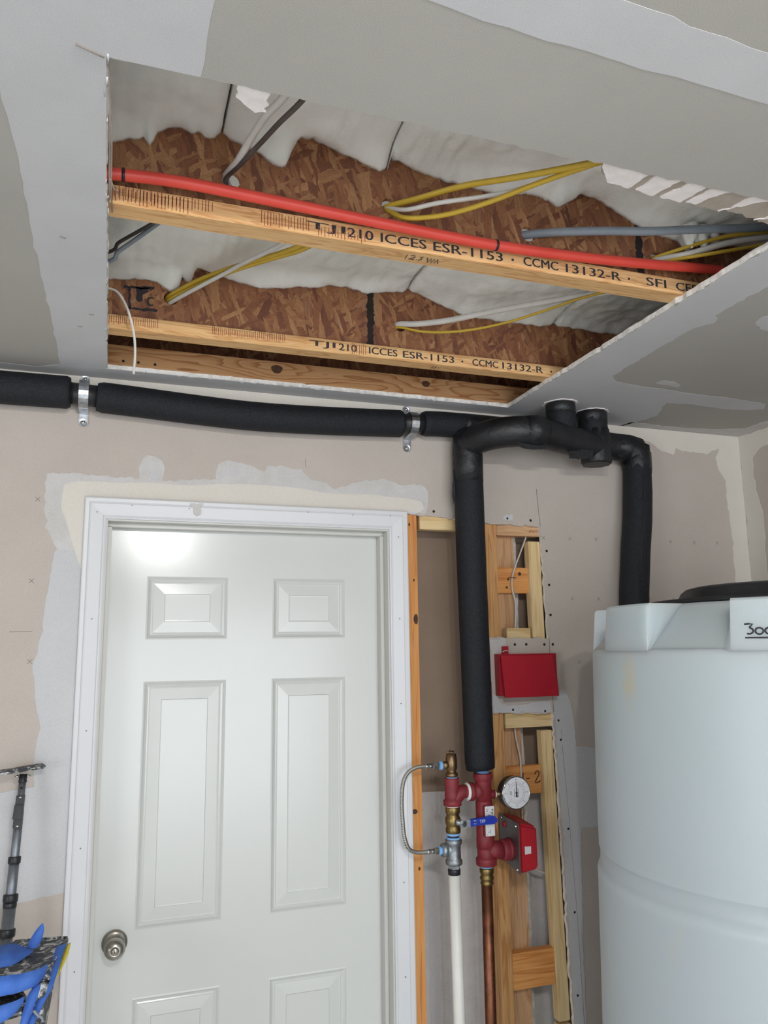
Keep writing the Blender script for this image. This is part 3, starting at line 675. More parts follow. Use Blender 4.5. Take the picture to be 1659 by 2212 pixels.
# handwriting on the undersides
def fzj(u, v, w_): return Vector((u, v, w_))
strokes('handwriting', [[(.548, -.905), (.549, -.889)], [(.556, -.903), (.564, -.906), (.567, -.899), (.556, -.889), (.568, -.890)], [(.573, -.891), (.5735, -.890)], [(.583, -.905), (.577, -.903), (.583, -.897), (.577, -.890)]], .0009, 'ink', f1, fzj, Z0 - .0002, 5)
strokes('scribble', [[(.592, -.905), (.598, -.888), (.600, -.905), (.606, -.888), (.607, -.905), (.613, -.889), (.614, -.906), (.62, -.890)]], .0013, 'ink', f1, fzj, Z0 - .0002, 5)
strokes('handwriting', [[(.845, -.330), (.842, -.312)], [(.853, -.330), (.850, -.312)], [(.862, -.320), (.863, -.319)]], .0009, 'ink', f2, fzj, Z0 - .0002, 5)
# stamp on the rear joist web
yw2 = (J2[0] + J2[1]) / 2 - .0053
sm = MB()
for P in ([(.012, 2.583), (.085, 2.589), (.085, 2.583), (.012, 2.577)], [(.024, 2.58), (.030, 2.58), (.031, 2.525), (.026, 2.525)], [(.020, 2.528), (.095, 2.530), (.095, 2.524), (.020, 2.522)],
          [(.040, 2.583), (.075, 2.586), (.070, 2.572), (.060, 2.566), (.058, 2.548), (.050, 2.543), (.042, 2.552), (.044, 2.568)]):
    sm.prism(ragged(P, .006, .0012, 5), [], fy, yw2, yw2 + .001)
build('black_stamp', sm, 'ink', j2)
text('stamped_lettering', 'C', 'ink', j2, .014, .024, FRONT, (.068, yw2 + .0002, 2.537), bold=.003)

# lumber backing above the wall line, with knots
KN = [(.451, .036), (.926, .040)]
PX0, PX1 = -1.2, XR
pcx = (PX0 + PX1) / 2
KN = [(.451 - pcx, .040), (.926 - pcx, .042)]
plate_wood()
pl = tag(build('backing_board', MB().box(PX0, PX1, -.070, -.032, Z0, Z0 + .064), 'plate_wood', None, .0015), 'pine backing board with two dark knots along the wall side of the hole', 'board')
for (kx, kz), rr in zip(KN, ((.017, .013), (.014, .010))):
    build('knot', MB().prism([(pcx + kx + rr[0] * math.cos(a) * (1 + .12 * math.sin(3 * a)), Z0 + kz + rr[1] * math.sin(a)) for a in [k * math.pi / 8 for k in range(16)]], [], fy, -.0706, -.069), 'knot', pl)
for nx_, nz_ in ((.06, .018), (.105, .017), (.02, .018)):
    build('nail_hole', MB().lathe([(0, -.0003), (.004, -.0003), (.004, .001)], (nx_, -.070, Z0 + nz_), (0, 1, 0), 8), 'hole_black', pl)

# ------------------------------------------------------------------ insulation batts
b1 = [(-1.2, 2.60), (-.3, 2.60), (-.025, 2.591), (.017, 2.605), (.037, 2.614), (.043, 2.599), (.052, 2.601), (.055, 2.625), (.078, 2.644), (.103, 2.648), (.121, 2.638), (.134, 2.646), (.146, 2.634), (.171, 2.64), (.193, 2.642), (.215, 2.636), (.251, 2.626), (.274, 2.611), (.293, 2.606), (.302, 2.614), (.307, 2.637), (.326, 2.677), (.353, 2.681), (.398, 2.663), (.433, 2.656), (.461, 2.648), (.485, 2.639), (.509, 2.628), (.511, 2.662), (.533, 2.667), (.569, 2.655), (.633, 2.645), (.686, 2.64), (.749, 2.64), (.83, 2.649), (.884, 2.646), (.907, 2.631), (.934, 2.651), (.966, 2.677), (1.01, 2.67), (1.055, 2.65), (1.118, 2.623), (1.163, 2.61), (1.195, 2.606), (1.22, 2.603), (1.244, 2.58), (1.274, 2.606), (1.296, 2.623), (1.6, 2.61), (2.6, 2.62)]
b2 = [(-1.2, 2.60), (-.3, 2.60), (-.026, 2.594), (.02, 2.604), (.078, 2.609), (.105, 2.596), (.126, 2.584), (.146, 2.598), (.150, 2.632), (.166, 2.616), (.177, 2.625), (.189, 2.668), (.225, 2.652), (.254, 2.643), (.308, 2.633), (.354, 2.626), (.409, 2.634), (.459, 2.647), (.51, 2.65), (.557, 2.664), (.6, 2.665), (.648, 2.652), (.722, 2.673), (.803, 2.677), (.824, 2.665), (.88, 2.647), (.947, 2.628), (1.066, 2.622), (1.223, 2.631), (1.323, 2.634), (2.6, 2.62)]
def interp(T_, x):
    for (xa, za), (xb, zb) in zip(T_, T_[1:]):
        if xa <= x <= xb: return za + (zb - za) * (x - xa) / max(xb - xa, 1e-6)
    return T_[-1][1]
def batt(xa, xb, ya, yb, cont, label, seed, web_side=True):
    st = .006; nx = max(2, int((xb - xa) / st)); ny = max(2, int((yb - ya) / .009))
    vs, fs = [], []
    for i in range(nx + 1):
        x = xa + (xb - xa) * i / nx
        zc = interp(cont, x) + .003 * noise.noise((x * 60, seed, 0))
        zs = sum(interp(cont, min(max(x + d * .03, -1.2), 2.5)) for d in range(-4, 5)) / 9
        e = min(x - xa, xb - x); endr = .012 * math.exp(-(e / .008) ** 2)
        for j in range(ny + 1):
            y = ya + (yb - ya) * j / ny; dw = yb - y
            wgt = math.exp(-(dw / .028) ** 2)
            z = zc * wgt + (zs + .012) * (1 - wgt) + .010 * noise.noise((x * 9, y * 9, seed)) * (1 - .6 * wgt) + .004 * noise.noise((x * 34, y * 34, seed + 3)) + .0016 * noise.noise((x * 120, y * 120, seed + 9)) + endr
            z -= .006 * math.exp(-((dw - .02) / .03) ** 2)
            vs.append((x, y, max(z, 2.51)))
    for i in range(nx):
        for j in range(ny):
            a = i * (ny + 1) + j; fs.append((a, a + ny + 1, a + ny + 2, a + 1))
    n0 = len(vs); ring = [i * (ny + 1) for i in range(nx + 1)] + [nx * (ny + 1) + j for j in range(1, ny + 1)] + [i * (ny + 1) + ny for i in range(nx - 1, -1, -1)] + [j for j in range(ny - 1, 0, -1)]
    mb = MB().add(vs, fs, 0, True)
    top = [(vs[k][0], vs[k][1], 2.733) for k in ring]
    mb.add([vs[k] for k in ring] + top, [(k, (k + 1) % len(ring), len(ring) + (k + 1) % len(ring), len(ring) + k) for k in range(len(ring))] + [tuple(range(len(ring), 2 * len(ring)))], 0, False)
    return tag(build('insulation_batt', mb, 'insulation', None, weld=True), label, 'insulation', 'insulation batts between the joists')
g_ = .0022
ym1 = (J1[0] + J1[1]) / 2 - .0052; ym2 = (J2[0] + J2[1]) / 2 - .0052; yb1 = (J1[0] + J1[1]) / 2 + .0052
B1 = batt(-.9, .176 - g_, -1.5, ym1, b1, 'fluffy white insulation batt in the left corner of the hole, camera side', 1)
batt(.176 + g_, .506 - g_, -1.5, ym1, b1, 'white insulation batt between the two dark seams on the camera side', 2)
batt(.506 + g_, 2.3, -1.5, ym1, b1, 'long white insulation batt running right behind the yellow cables on the camera side', 3)
batt(-.9, .768 - g_, yb1, ym2, b2, 'white insulation batt over the stamped web between the two joists', 4)
batt(.768 + g_, 1.235 - g_, yb1, ym2, b2, 'white insulation batt between the joists above the lone yellow cable', 5)
batt(1.235 + g_, 2.3, yb1, ym2, b2, 'shaded insulation batt between the joists beyond the right cut edge', 6)
# loose tuft hanging over the cables at the right
tf = MB(); rnd = random.Random(8)
for k in range(16):
    a = Vector((1.228 + rnd.gauss(0, .012), -.952 + rnd.gauss(0, .007), 2.612))
    L_ = rnd.uniform(.02, .058); dx_ = rnd.gauss(.006, .006)
    tf.tube([a, a + Vector((dx_ * .4, rnd.gauss(0, .003), -L_ * .4)), a + Vector((dx_ * .8, rnd.gauss(0, .003), -L_ * .8)), a + Vector((dx_, 0, -L_))], [.013, .013, .010, .002], 9)
o = build('insulation_tuft', tf, 'insulation', None, recalc=False); tag(o, 'loose tuft of insulation hanging over the cables at the right', 'insulation')

# ------------------------------------------------------------------ cables and red tube in the joist bays
cy, cw_, cg = 'cable_yellow', 'cable_white', 'cable_grey'
def bay(P, r, m, label, group=None, flat=.7, end=None):
    return cable('electrical_cable', P, r * 1.2, m, label, group, 8, flat)
bay([(.196, -.86, 2.57), (.186, -.897, 2.566), (.199, -.97, 2.556), (.210, -1.05, 2.552), (.219, -1.13, 2.537), (.231, -1.22, 2.51), (.24, -1.32, 2.49)], .0062, cw_, 'thicker off-white cable of the pair rising from the leftmost web hole')
bay([(.197, -.86, 2.56), (.187, -.897, 2.561), (.205, -.97, 2.551), (.226, -1.05, 2.544), (.241, -1.13, 2.529), (.254, -1.24, 2.494), (.265, -1.33, 2.48)], .0042, 'cable_dark', 'thin dark cable beside the off-white one at the leftmost web hole')
bay([(.512, -.86, 2.565), (.509, -.897, 2.561), (.548, -.96, 2.55), (.616, -1.03, 2.549), (.677, -1.1, 2.534), (.731, -1.17, 2.518), (.779, -1.24, 2.502), (.83, -1.34, 2.48)], .0066, cy, 'upper yellow cable of the loop crossing the insulation', 'yellow cables of the loop')
bay([(.514, -.86, 2.556), (.509, -.897, 2.555), (.526, -.94, 2.518), (.563, -.97, 2.508), (.609, -1.0, 2.509), (.663, -1.05, 2.514), (.713, -1.12, 2.515), (.769, -1.21, 2.508), (.82, -1.33, 2.48)], .0060, cy, 'lower yellow cable sagging under the white one', 'yellow cables of the loop')
bay([(.513, -.86, 2.560), (.509, -.897, 2.558), (.532, -.95, 2.530), (.58, -1.0, 2.525), (.659, -1.04, 2.530), (.706, -1.08, 2.529), (.743, -1.15, 2.519), (.774, -1.23, 2.504), (.82, -1.33, 2.485)], .0054, cw_, 'white cable between the two yellow cables of the loop')
cable('electrical_cable', [(.80, -.86, 2.556), (.819, -.897, 2.552), (.871, -.94, 2.545), (.951, -.99, 2.535), (1.044, -1.02, 2.534), (1.146, -1.04, 2.545), (1.261, -1.05, 2.562), (1.42, -1.06, 2.585), (1.7, -1.07, 2.59)], .0088, cg, 'thick grey cable running right above the red tube', None, 12)
bay([(1.15, -.86, 2.556), (1.157, -.897, 2.554), (1.194, -.94, 2.559), (1.26, -.975, 2.576), (1.311, -1.0, 2.583), (1.417, -1.03, 2.59), (1.7, -1.05, 2.59)], .0048, cy, 'upper yellow cable of the trio leaving the rightmost web hole', 'cables at the right end of the hole')
bay([(1.15, -.86, 2.548), (1.160, -.897, 2.548), (1.21, -.95, 2.546), (1.288, -.985, 2.566), (1.39, -1.01, 2.585), (1.455, -1.02, 2.59), (1.7, -1.03, 2.58)], .0078, cw_, 'white cable of the trio leaving the rightmost web hole', 'cables at the right end of the hole')
bay([(1.15, -.86, 2.544), (1.161, -.897, 2.542), (1.22, -.962, 2.536), (1.285, -.990, 2.545), (1.386, -1.005, 2.570), (1.451, -1.02, 2.58), (1.7, -1.02, 2.57)], .0048, cy, 'lower yellow cable of the trio leaving the rightmost web hole', 'cables at the right end of the hole')
bay([(.12, -.29, 2.572), (.126, -.332, 2.571), (.189, -.39, 2.594), (.259, -.46, 2.604), (.324, -.54, 2.600), (.38, -.64, 2.585), (.42, -.75, 2.57)], .0056, cy, 'upper yellow cable leaving the stamped web', 'cables from the stamped web')
bay([(.12, -.29, 2.565), (.129, -.332, 2.563), (.201, -.39, 2.589), (.27, -.46, 2.600), (.335, -.54, 2.597), (.391, -.64, 2.580), (.43, -.75, 2.565)], .0056, cy, 'lower yellow cable leaving the stamped web', 'cables from the stamped web')
bay([(.12, -.29, 2.556), (.130, -.332, 2.554), (.19, -.39, 2.576), (.24, -.44, 2.592), (.283, -.52, 2.592), (.337, -.64, 2.580), (.37, -.75, 2.57)], .0052, cw_, 'white cable under the yellow pair leaving the stamped web', 'cables from the stamped web')
o = cable('electrical_cable', [(.742, -.29, 2.573), (.741, -.332, 2.571), (.779, -.37, 2.561), (.854, -.42, 2.561), (.956, -.47, 2.578), (1.056, -.52, 2.592), (1.149, -.58, 2.598), (1.25, -.68, 2.59)], .0082, cw_, 'thick white tubing curving out of the hole right of the black seam', None, 10)
cable('electrical_cable', [(.745, -.29, 2.562), (.739, -.332, 2.562), (.802, -.38, 2.537), (.89, -.43, 2.531), (.991, -.48, 2.546), (1.086, -.54, 2.570), (1.163, -.6, 2.590), (1.25, -.70, 2.59)], .0052, cy, 'lone yellow cable sagging below the thick white tubing', None, 8, .7)
cable('electrical_cable', [(-.3, -.50, 2.45 + .03), (-.04, -.6, 2.52), (.001, -.63, 2.541), (.064, -.68, 2.567), (.12, -.74, 2.585)], .0038, 'cable_dark', 'thin dark cable, upper of the two at the left edge between the joists', 'dark cables at the left edge', 8)
cable('electrical_cable', [(-.3, -.50, 2.465), (-.039, -.6, 2.499), (.002, -.63, 2.522), (.078, -.68, 2.572), (.13, -.74, 2.60)], .0046, 'cable_grey', 'grey cable, lower of the two at the left edge between the joists', 'dark cables at the left edge', 8)
cable('dangling_cord', [(-.12, -.46, 2.50), (-.05, -.455, 2.511), (-.023, -.45, 2.515), (.0, -.43, 2.516), (.022, -.41, 2.489), (.039, -.39, 2.441), (.045, -.38, 2.393), (.044, -.37, 2.340)], .0036, cw_, 'thin white cord dangling out of the left edge of the hole', None, 8, .6, 'cord')
rt = cable('sprinkler_tube', [(-1.1, -.945, 2.49), (-.3, -.945, 2.491), (-.084, -.945, 2.494), (-.023, -.945, 2.500), (.002, -.945, 2.503), (.109, -.945, 2.508), (.294, -.945, 2.502), (.505, -.945, 2.494), (.725, -.945, 2.489), (.922, -.945, 2.495), (1.098, -.945, 2.506), (1.237, -.940, 2.520), (1.343, -.938, 2.525), (1.7, -.938, 2.52), (2.3, -.938, 2.52)], .0108, 'red_tube', 'red plastic tube running along the nearer joist flange', None, 14, 1.0, 'tube')
for bx, bz in ((.0035, 2.5030), (.7265, 2.4891)):
    build('black_band', MB().lathe([(.0113, -.0028), (.0118, -.0022), (.0118, .0022), (.0113, .0028)], (bx, -.945, bz), (1, 0, 0.03), 18), 'black_tape', rt)

# ------------------------------------------------------------------ insulated pipes
def foam_pipe(label, loc):
    return thing('insulated_pipe', loc, label, 'pipe')
pa = foam_pipe('long black insulated pipe running along the wall under the ceiling', (.3, -.052, 2.31))
YA = -.052
A = [(-1.6, 2.372), (-1.0, 2.374), (-.6, 2.376), (-.2, 2.379), (-.112, 2.380)]
A2 = [(-.044, 2.374), (.05, 2.370), (.2, 2.362), (.36, 2.356), (.5, 2.357), (.65, 2.362), (.80, 2.369), (.850, 2.371)]
A3 = [(.918, 2.377), (1.0, 2.381), (1.2, 2.380), (1.35, 2.372), (1.45, 2.364)]
A4 = [(1.45, 2.364), (1.56, 2.357), (1.64, 2.353), (1.685, 2.350), (1.70, 2.345)]
def seg(P, r, e0=True, e1=True):
    Q = spline([(x, YA, z) for x, z in P], 8); n = len(Q); R_ = []
    for i in range(n):
        k = 1.0
        if e0: k = min(k, .90 + .05 * i)
        if e1: k = min(k, .90 + .05 * (n - 1 - i))
        R_.append(r * k)
    return MB().tube(Q, R_, 24)
build('foam_sleeve', seg(A, .0445, False, True), 'foam', pa)
build('foam_sleeve', seg(A2, .0425), 'foam', pa)
build('foam_sleeve', seg(A3, .0400, True, False), 'foam', pa)
build('tape_wrap', MB().tube(spline([(1.055, YA, 2.381), (1.2, YA, 2.380), (1.3, YA, 2.376)], 6), .0409, 24), 'black_tape', pa)
for P in ([(-.14, YA, 2.38), (-.02, YA, 2.374)], [(.83, YA, 2.371), (.94, YA, 2.378)]):
    build('core_pipe', MB().tube(P, .030, 18), 'black_plastic', pa)
build('foam_sleeve', seg(A4, .046, False, False), 'black_tape', pa)
build('foam_sleeve', MB().tube([(1.714, YA, 2.36), (1.714, YA, 2.30), (1.706, YA - .004, 2.20), (1.694, YA - .008, 2.10), (1.676, YA - .012, 2.0), (1.655, YA - .016, 1.85), (1.640, YA - .02, 1.7), (1.62, YA - .02, 1.3), (1.62, YA - .02, .4)], [.046, .047, .049, .049, .0485, .0485, .0485, .0485, .0485], 24), 'foam', pa)
# taped elbow, slightly boxy
build('tape_wrap', MB().tube([(1.62, YA, 2.354), (1.67, YA, 2.352), (1.70, YA, 2.345), (1.712, YA, 2.325), (1.714, YA, 2.28), (1.713, YA, 2.262)], [.0472, .049, .052, .052, .0495, .0475], 10), 'black_tape', pa)
build('seam_line', MB().tube([(1.714 - .014, YA - .0475, 2.26), (1.694 - .012, YA - .0565, 2.10), (1.676 - .012, YA - .0595, 2.0), (1.655 - .012, YA - .0635, 1.85)], .0013, 5), 'black_plastic', pa, recalc=False)

pr_ = foam_pipe('thick black insulated riser standing beside the door, bent over to the ceiling', (1.072, -.065, 1.325))
build('foam_sleeve', MB().tube([(1.077, -.062, 1.326), (1.075, -.062, 1.345), (1.072, -.062, 1.6), (1.068, -.063, 1.9), (1.066, -.064, 2.2), (1.065, -.066, 2.32)], [.0425, .0445, .0445, .0455, .0465, .0465], 28), 'foam', pr_)
build('tape_wrap', MB().tube([(1.0655, -.064, 2.195), (1.065, -.065, 2.25), (1.065, -.066, 2.31), (1.068, -.068, 2.352), (1.072, -.070, 2.362)], [.0478, .0482, .0482, .0465, .03], 14), 'black_tape', pr_)
build('tape_flap', MB().prism(ragged([(1.018, 2.30), (1.022, 2.30), (1.026, 2.18), (1.012, 2.12), (1.010, 2.16), (1.014, 2.2)], .012, .001, 2), [], fy, -.064, -.062), 'black_tape', pr_)
build('foam_sleeve', MB().tube(spline([(1.065, -.075, 2.318), (1.085, -.125, 2.326), (1.12, -.172, 2.330), (1.17, -.20, 2.332), (1.222, -.212, 2.333)], 6), .0475, 20), 'black_tape', pr_)
build('foam_sleeve', MB().tube(spline([(1.222, -.212, 2.333), (1.29, -.192, 2.331), (1.36, -.168, 2.330), (1.43, -.142, 2.328), (1.505, -.118, 2.326)], 6), .0475, 20), 'black_tape', pr_)
build('tape_wrap', MB().tube([(1.195, -.207, 2.333), (1.222, -.2135, 2.334), (1.25, -.205, 2.333)], [.0488, .0505, .0488], 12), 'black_tape', pr_)
build('tape_flap', MB().prism(ragged([(1.15, 2.30), (1.25, 2.298), (1.255, 2.277), (1.21, 2.272), (1.17, 2.276)], .012, .0012, 5), [], fy, -.223, -.2215), 'black_tape', pr_)
build('tape_flap', MB().prism(ragged([(1.36, 2.30), (1.45, 2.295), (1.45, 2.268), (1.36, 2.262)], .008, .0012, 6), [], fy, -.186, -.1845), 'black_tape', pr_)
build('tape_wrap', MB().tube([(1.505, -.118, 2.267), (1.505, -.118, 2.275), (1.505, -.118, 2.345), (1.503, -.116, 2.38)], [.047, .050, .051, .0495], 9), 'black_tape', pr_)
build('ceiling_stub', MB().tube([(1.352, -.165, 2.335), (1.351, -.165, 2.400), (1.350, -.165, 2.4465)], .0468, 24), 'foam', pr_)
build('tape_wrap', MB().tube([(1.351, -.165, 2.410), (1.3505, -.165, 2.43), (1.350, -.165, 2.455)], [.0474, .0482, .0478], 16), 'black_tape', pr_)
build('ceiling_stub', MB().tube([(1.504, -.117, 2.36), (1.502, -.114, 2.40), (1.500, -.112, 2.4465)], .0478, 24), 'foam', pr_)
build('tape_wrap', MB().tube([(1.502, -.114, 2.40), (1.501, -.113, 2.43), (1.500, -.112, 2.452)], [.0484, .0505, .0500], 10), 'black_tape', pr_)
# torn plaster round the ceiling penetrations
for q, (cx, cyy) in enumerate(((1.350, -.165), (1.500, -.112))):
    rr = random.Random(q); ring = [(cx + (.053 + rr.uniform(-.003, .006)) * math.cos(a), cyy + (.053 + rr.uniform(-.003, .006)) * math.sin(a)) for a in [k * math.pi / 14 for k in range(28)]]
    build('gypsum_scrap', MB().prism(ring, [], fz, H - .0025, H + .0005), 'gypsum_scrap', ce)

# pipe straps
def strap(cx, cz, r, label):
    t = thing('pipe_strap', (cx, -.03, cz - .10), label, 'pipe strap', 'galvanized pipe straps')
    hw = .0125; path = []
    for k in range(13):
        a = math.radians(100 - k * 200 / 12)      # hugging the front of the pipe
        path.append((YA - r * math.cos(a), cz + r * math.sin(a)))
    path = [(-.003, cz + .062), (-.003, cz + r + .004)] + [(min(y, -.003), z) for y, z in path] + [(-.003, cz - r - .004), (-.003, cz - .066)]
    vs, fs = [], []
    n = len(path)
    for x in (cx - hw, cx + hw):
        for y, z in path: vs.append((x, y, z))
    for x in (cx - hw, cx + hw):
        for i, (y, z) in enumerate(path):
            a = path[max(i - 1, 0)]; b = path[min(i + 1, n - 1)]; d = Vector((b[0] - a[0], b[1] - a[1])).normalized(); nn = Vector((-d.y, d.x))
            if nn.x > 0: nn = -nn
            vs.append((x, y + nn.x * .0016, z + nn.y * .0016))
    for i in range(n - 1):
        fs += [(i, i + 1, n + i + 1, n + i), (2 * n + i, 3 * n + i, 3 * n + i + 1, 2 * n + i + 1), (i, 2 * n + i, 2 * n + i + 1, i + 1), (n + i, n + i + 1, 3 * n + i + 1, 3 * n + i)]
    fs += [(0, n, 3 * n, 2 * n), (n - 1, 3 * n - 1, 4 * n - 1, 2 * n - 1)]
    build('band', MB().add(vs, fs), 'galvanized', t)
    for dz in (.060, -.066):
        build('ear', MB().lathe([(.0125, -.0046), (.0125, -.002), (0, -.002), (0, -.0046), (.0125, -.0046)], (cx, 0, cz + dz), (0, 1, 0), 20), 'galvanized', t)
        build('screw', MB().lathe([(0, -.0078), (.004, -.0074), (.0058, -.005), (.0058, -.003)], (cx, 0, cz + dz), (0, 1, 0), 12), 'chrome', t)
strap(-.078, 2.378, .0375, 'galvanized pipe strap above the left door corner')
strap(.884, 2.374, .0350, 'galvanized pipe strap nearest the insulated riser')

# ------------------------------------------------------------------ fire-line riser fittings
YM = -.055
LX, RX = .986, 1.087
rm = thing('riser_manifold', (RX, YM, 1.045), 'dark red cast iron riser with two tees under the insulated pipe', 'pipe fitting')
def V(*a): return Vector(a)
build('upper_tee', MB().lathe([(.020, 0), (.0275, 0), (.0285, .003), (.0285, .016), (.0255, .020), (.024, .026), (.024, .085), (.0, .085)], (RX, YM, 1.313), (0, 0, -1), 28)
      .tube([(RX, YM, 1.262), (RX - .036, YM - .001, 1.262)], [.022, .0225], 20).lathe([(.0225, 0), (.0265, .002), (.0265, .014), (0, .014)], (RX - .034, YM, 1.262), (-1, 0, 0), 24)
      .tube([(RX, YM, 1.252), (RX + .034, YM - .004, 1.250)], .0125, 14), 'red_iron', rm)
build('check_valve_body', MB().lathe([(.0235, 0), (.0245, -.004), (.0245, -.10), (.0255, -.11), (.0255, -.135), (0, -.135)], (RX, YM, 1.235), (0, 0, 1), 28), 'red_iron', rm)
pb = build('name_plate_boss', MB().box(RX - .0145, RX + .0205, YM - .031, YM - .018, 1.137, 1.226), 'red_iron', rm, .003)
lp = build('name_plate', MB().box(RX - .012, RX + .018, YM - .0318, YM - .0305, 1.140, 1.223), 'label_white', pb, .0006)
build('lower_tee', MB().lathe([(.0245, 0), (.0255, -.004), (.0255, -.040), (.0255, -.064), (.030, -.066), (.0305, -.070), (.0305, -.084), (.0275, -.087), (.020, -.087)], (RX + .002, YM, 1.140), (0, 0, 1), 28)
      .tube([(RX, YM, 1.095), (RX + .055, YM - .004, 1.092)], [.025, .0255], 22), 'red_iron', rm)
build('tee_collar', MB().lathe([(.0255, 0), (.0295, .001), (.0305, .006), (.0305, .020), (.028, .022), (0, .022)], (RX + .050, YM - .004, 1.092), (1, -.05, 0), 26), 'red_iron', rm)
build('thread_seal', MB().lathe([(0, 0), (.0185, 0), (.0195, .003), (.0185, .009), (0, .009)], (RX, YM, 1.310), (0, 0, 1), 20), 'blue_thread', rm)
build('nipple', MB().lathe([(0, 0), (.014, 0), (.014, .02), (0, .02)], (RX, YM, 1.316), (0, 0, 1), 16), 'galvanized', rm)
build('thread_seal', MB().lathe([(0, 0), (.017, 0), (.0195, .003), (.0195, .008), (0, .008)], (RX + .002, YM, 1.045), (0, 0, 1), 20), 'blue_thread', rm)
text('plate_lettering', 'tyco', 'ink', lp, .040, .0085, ((0, 0, -1), (1, 0, 0)), (RX + .0065, YM - .0319, 1.216), thick=.0003)
for L in ([(RX - .008, 1.215), (RX - .002, 1.2155)], [(RX - .009, 1.21), (RX - .003, 1.21)], [(RX - .002, 1.20), (RX - .002, 1.193)], [(RX + .003, 1.158), (RX + .003, 1.147)], [(RX - .004, 1.153), (RX - .001, 1.15)], [(RX - .009, 1.146), (RX - .007, 1.143)]):
    strokes('plate_mark', [L], .0006, 'ink', lp, fy, YM - .0318, 4)

# left branch: red tee
lt = thing('branch_tee', (LX, YM, 1.225), 'smaller dark red iron tee to the left of the riser', 'pipe fitting')
build('tee_body', MB().lathe([(.016, 0), (.0205, 0), (.021, .002), (.021, .020), (.020, .026), (.022, .045), (.022, .060), (.0265, .063), (.0265, .077), (.022, .079), (.0, .079)], (LX, YM, 1.305), (0, 0, -1), 26), 'red_iron', lt)
build('tee_branch', MB().tube(spline([(LX + .004, YM - .002, 1.242), (LX + .018, YM - .003, 1.256), (LX + .032, YM - .002, 1.264), (LX + .054, YM, 1.263)], 6), [.020] * 13 + [.019] * 6, 18), 'red_iron', lt)
build('thread_seal', MB().lathe([(0, 0), (.0235, 0), (.0255, .002), (.0255, .006), (.0235, .008), (0, .008)], (LX + .0445, YM, 1.263), (1, 0, 0), 22), 'white_plastic', lt)
build('thread_seal', MB().lathe([(0, 0), (.016, 0), (.016, .004), (0, .004)], (LX, YM, 1.304), (0, 0, 1), 18), 'blue_thread', lt)
# relief valve
rv = thing('relief_valve', (LX, YM, 1.307), 'small bronze relief valve on top of the left branch', 'valve')
build('valve_body', MB().lathe([(0, 0), (.0155, 0), (.018, .004), (.018, .010), (.0135, .014), (.0125, .018), (.0165, .024), (.0165, .056), (.0148, .058), (.0148, .066), (0, .066)], (LX, YM, 1.307), (0, 0, 1), 20), 'bronze', rv)
build('outlet', MB().lathe([(0, 0), (.0115, 0), (.0115, .012), (.0095, .014), (.0095, .020), (0, .020)], (LX - .012, YM, 1.342), (-1, 0, 0), 14), 'bronze', rv)
build('pull_lever', MB().tube([(LX - .016, YM - .004, 1.377), (LX - .005, YM, 1.380), (LX + .008, YM, 1.378)], .0022, 6).lathe([(.0055, -.001), (.0075, 0), (.0055, .001)], (LX + .002, YM, 1.380), (0, -.6, 1), 14), 'bronze', rv)
build('thread_seal', MB().lathe([(0, 0), (.0125, 0), (.013, .003), (.0125, .008), (0, .008)], (LX - .030, YM, 1.342), (-1, 0, 0), 18), 'blue_thread', rv)
# braided hose
hs = thing('braided_hose', (.84, YM, 1.10), 'braided stainless hose looping left of the riser valves', 'hose')
hp = spline([(LX - .058, YM, 1.342), (LX - .075, YM, 1.342), (.875, YM - .003, 1.341), (.846, YM - .006, 1.328), (.830, YM - .008, 1.300), (.825, YM - .008, 1.25), (.827, YM - .008, 1.20), (.832, YM - .007, 1.155), (.845, YM - .005, 1.122), (.868, YM - .002, 1.109), (.900, YM, 1.106), (LX - .066, YM, 1.1065)], 10)
build('hose_line', MB().tube(hp, .0058, 12), 'braid', hs, recalc=False)
for z in (1.342, 1.1065):
    d = .0 if z > 1.2 else .004
    build('ferrule', MB().lathe([(0, 0), (.0068, 0), (.0072, .003), (.0066, .005), (.0072, .008), (.0066, .011), (.0072, .014), (.0072, .022), (0, .022)], (LX - .082, YM, z), (1, 0, 0), 14), 'chrome', hs)
    build('coupling_nut', MB().lathe([(0, 0), (.0085, 0), (.0098, .002), (.0098, .012), (.0085, .014), (0, .014)], (LX - .060 + d * 0, YM, z), (1, 0, 0), 6, smooth=False), 'satin_nickel', hs)
build('thread_seal', MB().lathe([(0, 0), (.011, 0), (.012, .003), (.011, .010), (0, .010)], (LX - .047, YM, 1.1065), (1, 0, 0), 18), 'blue_thread', hs)
# brass ball valve with lever
bv = thing('ball_valve', (LX, YM, 1.150), 'brass ball valve with a blue lever on the left branch', 'valve')
build('valve_body', MB().lathe([(0, 0), (.0205, 0), (.0215, -.002), (.0215, -.016), (.0185, -.020), (.0185, -.024), (.022, -.030), (.0225, -.040), (.021, -.050), (.0185, -.054), (.0215, -.058), (.0215, -.071), (.019, -.073), (0, -.073)], (LX, YM, 1.224), (0, 0, 1), 16), 'brass', bv)
build('thread_seal', MB().lathe([(0, 0), (.0195, 0), (.0205, .003), (.0195, .007), (0, .007)], (LX, YM, 1.2225), (0, 0, 1), 20), 'white_plastic', bv)
build('stem', MB().lathe([(0, 0), (.010, 0), (.010, .012), (.0075, .014), (.0075, .026), (0, .026)], (LX + .004, YM - .018, 1.185), (.35, -1, 0), 14), 'galvanized', bv)
build('stem_nut', MB().lathe([(0, 0), (.0085, 0), (.0085, .007), (0, .007)], (LX + .013, YM - .044, 1.184), (.35, -1, 0), 6, smooth=False), 'galvanized', bv)
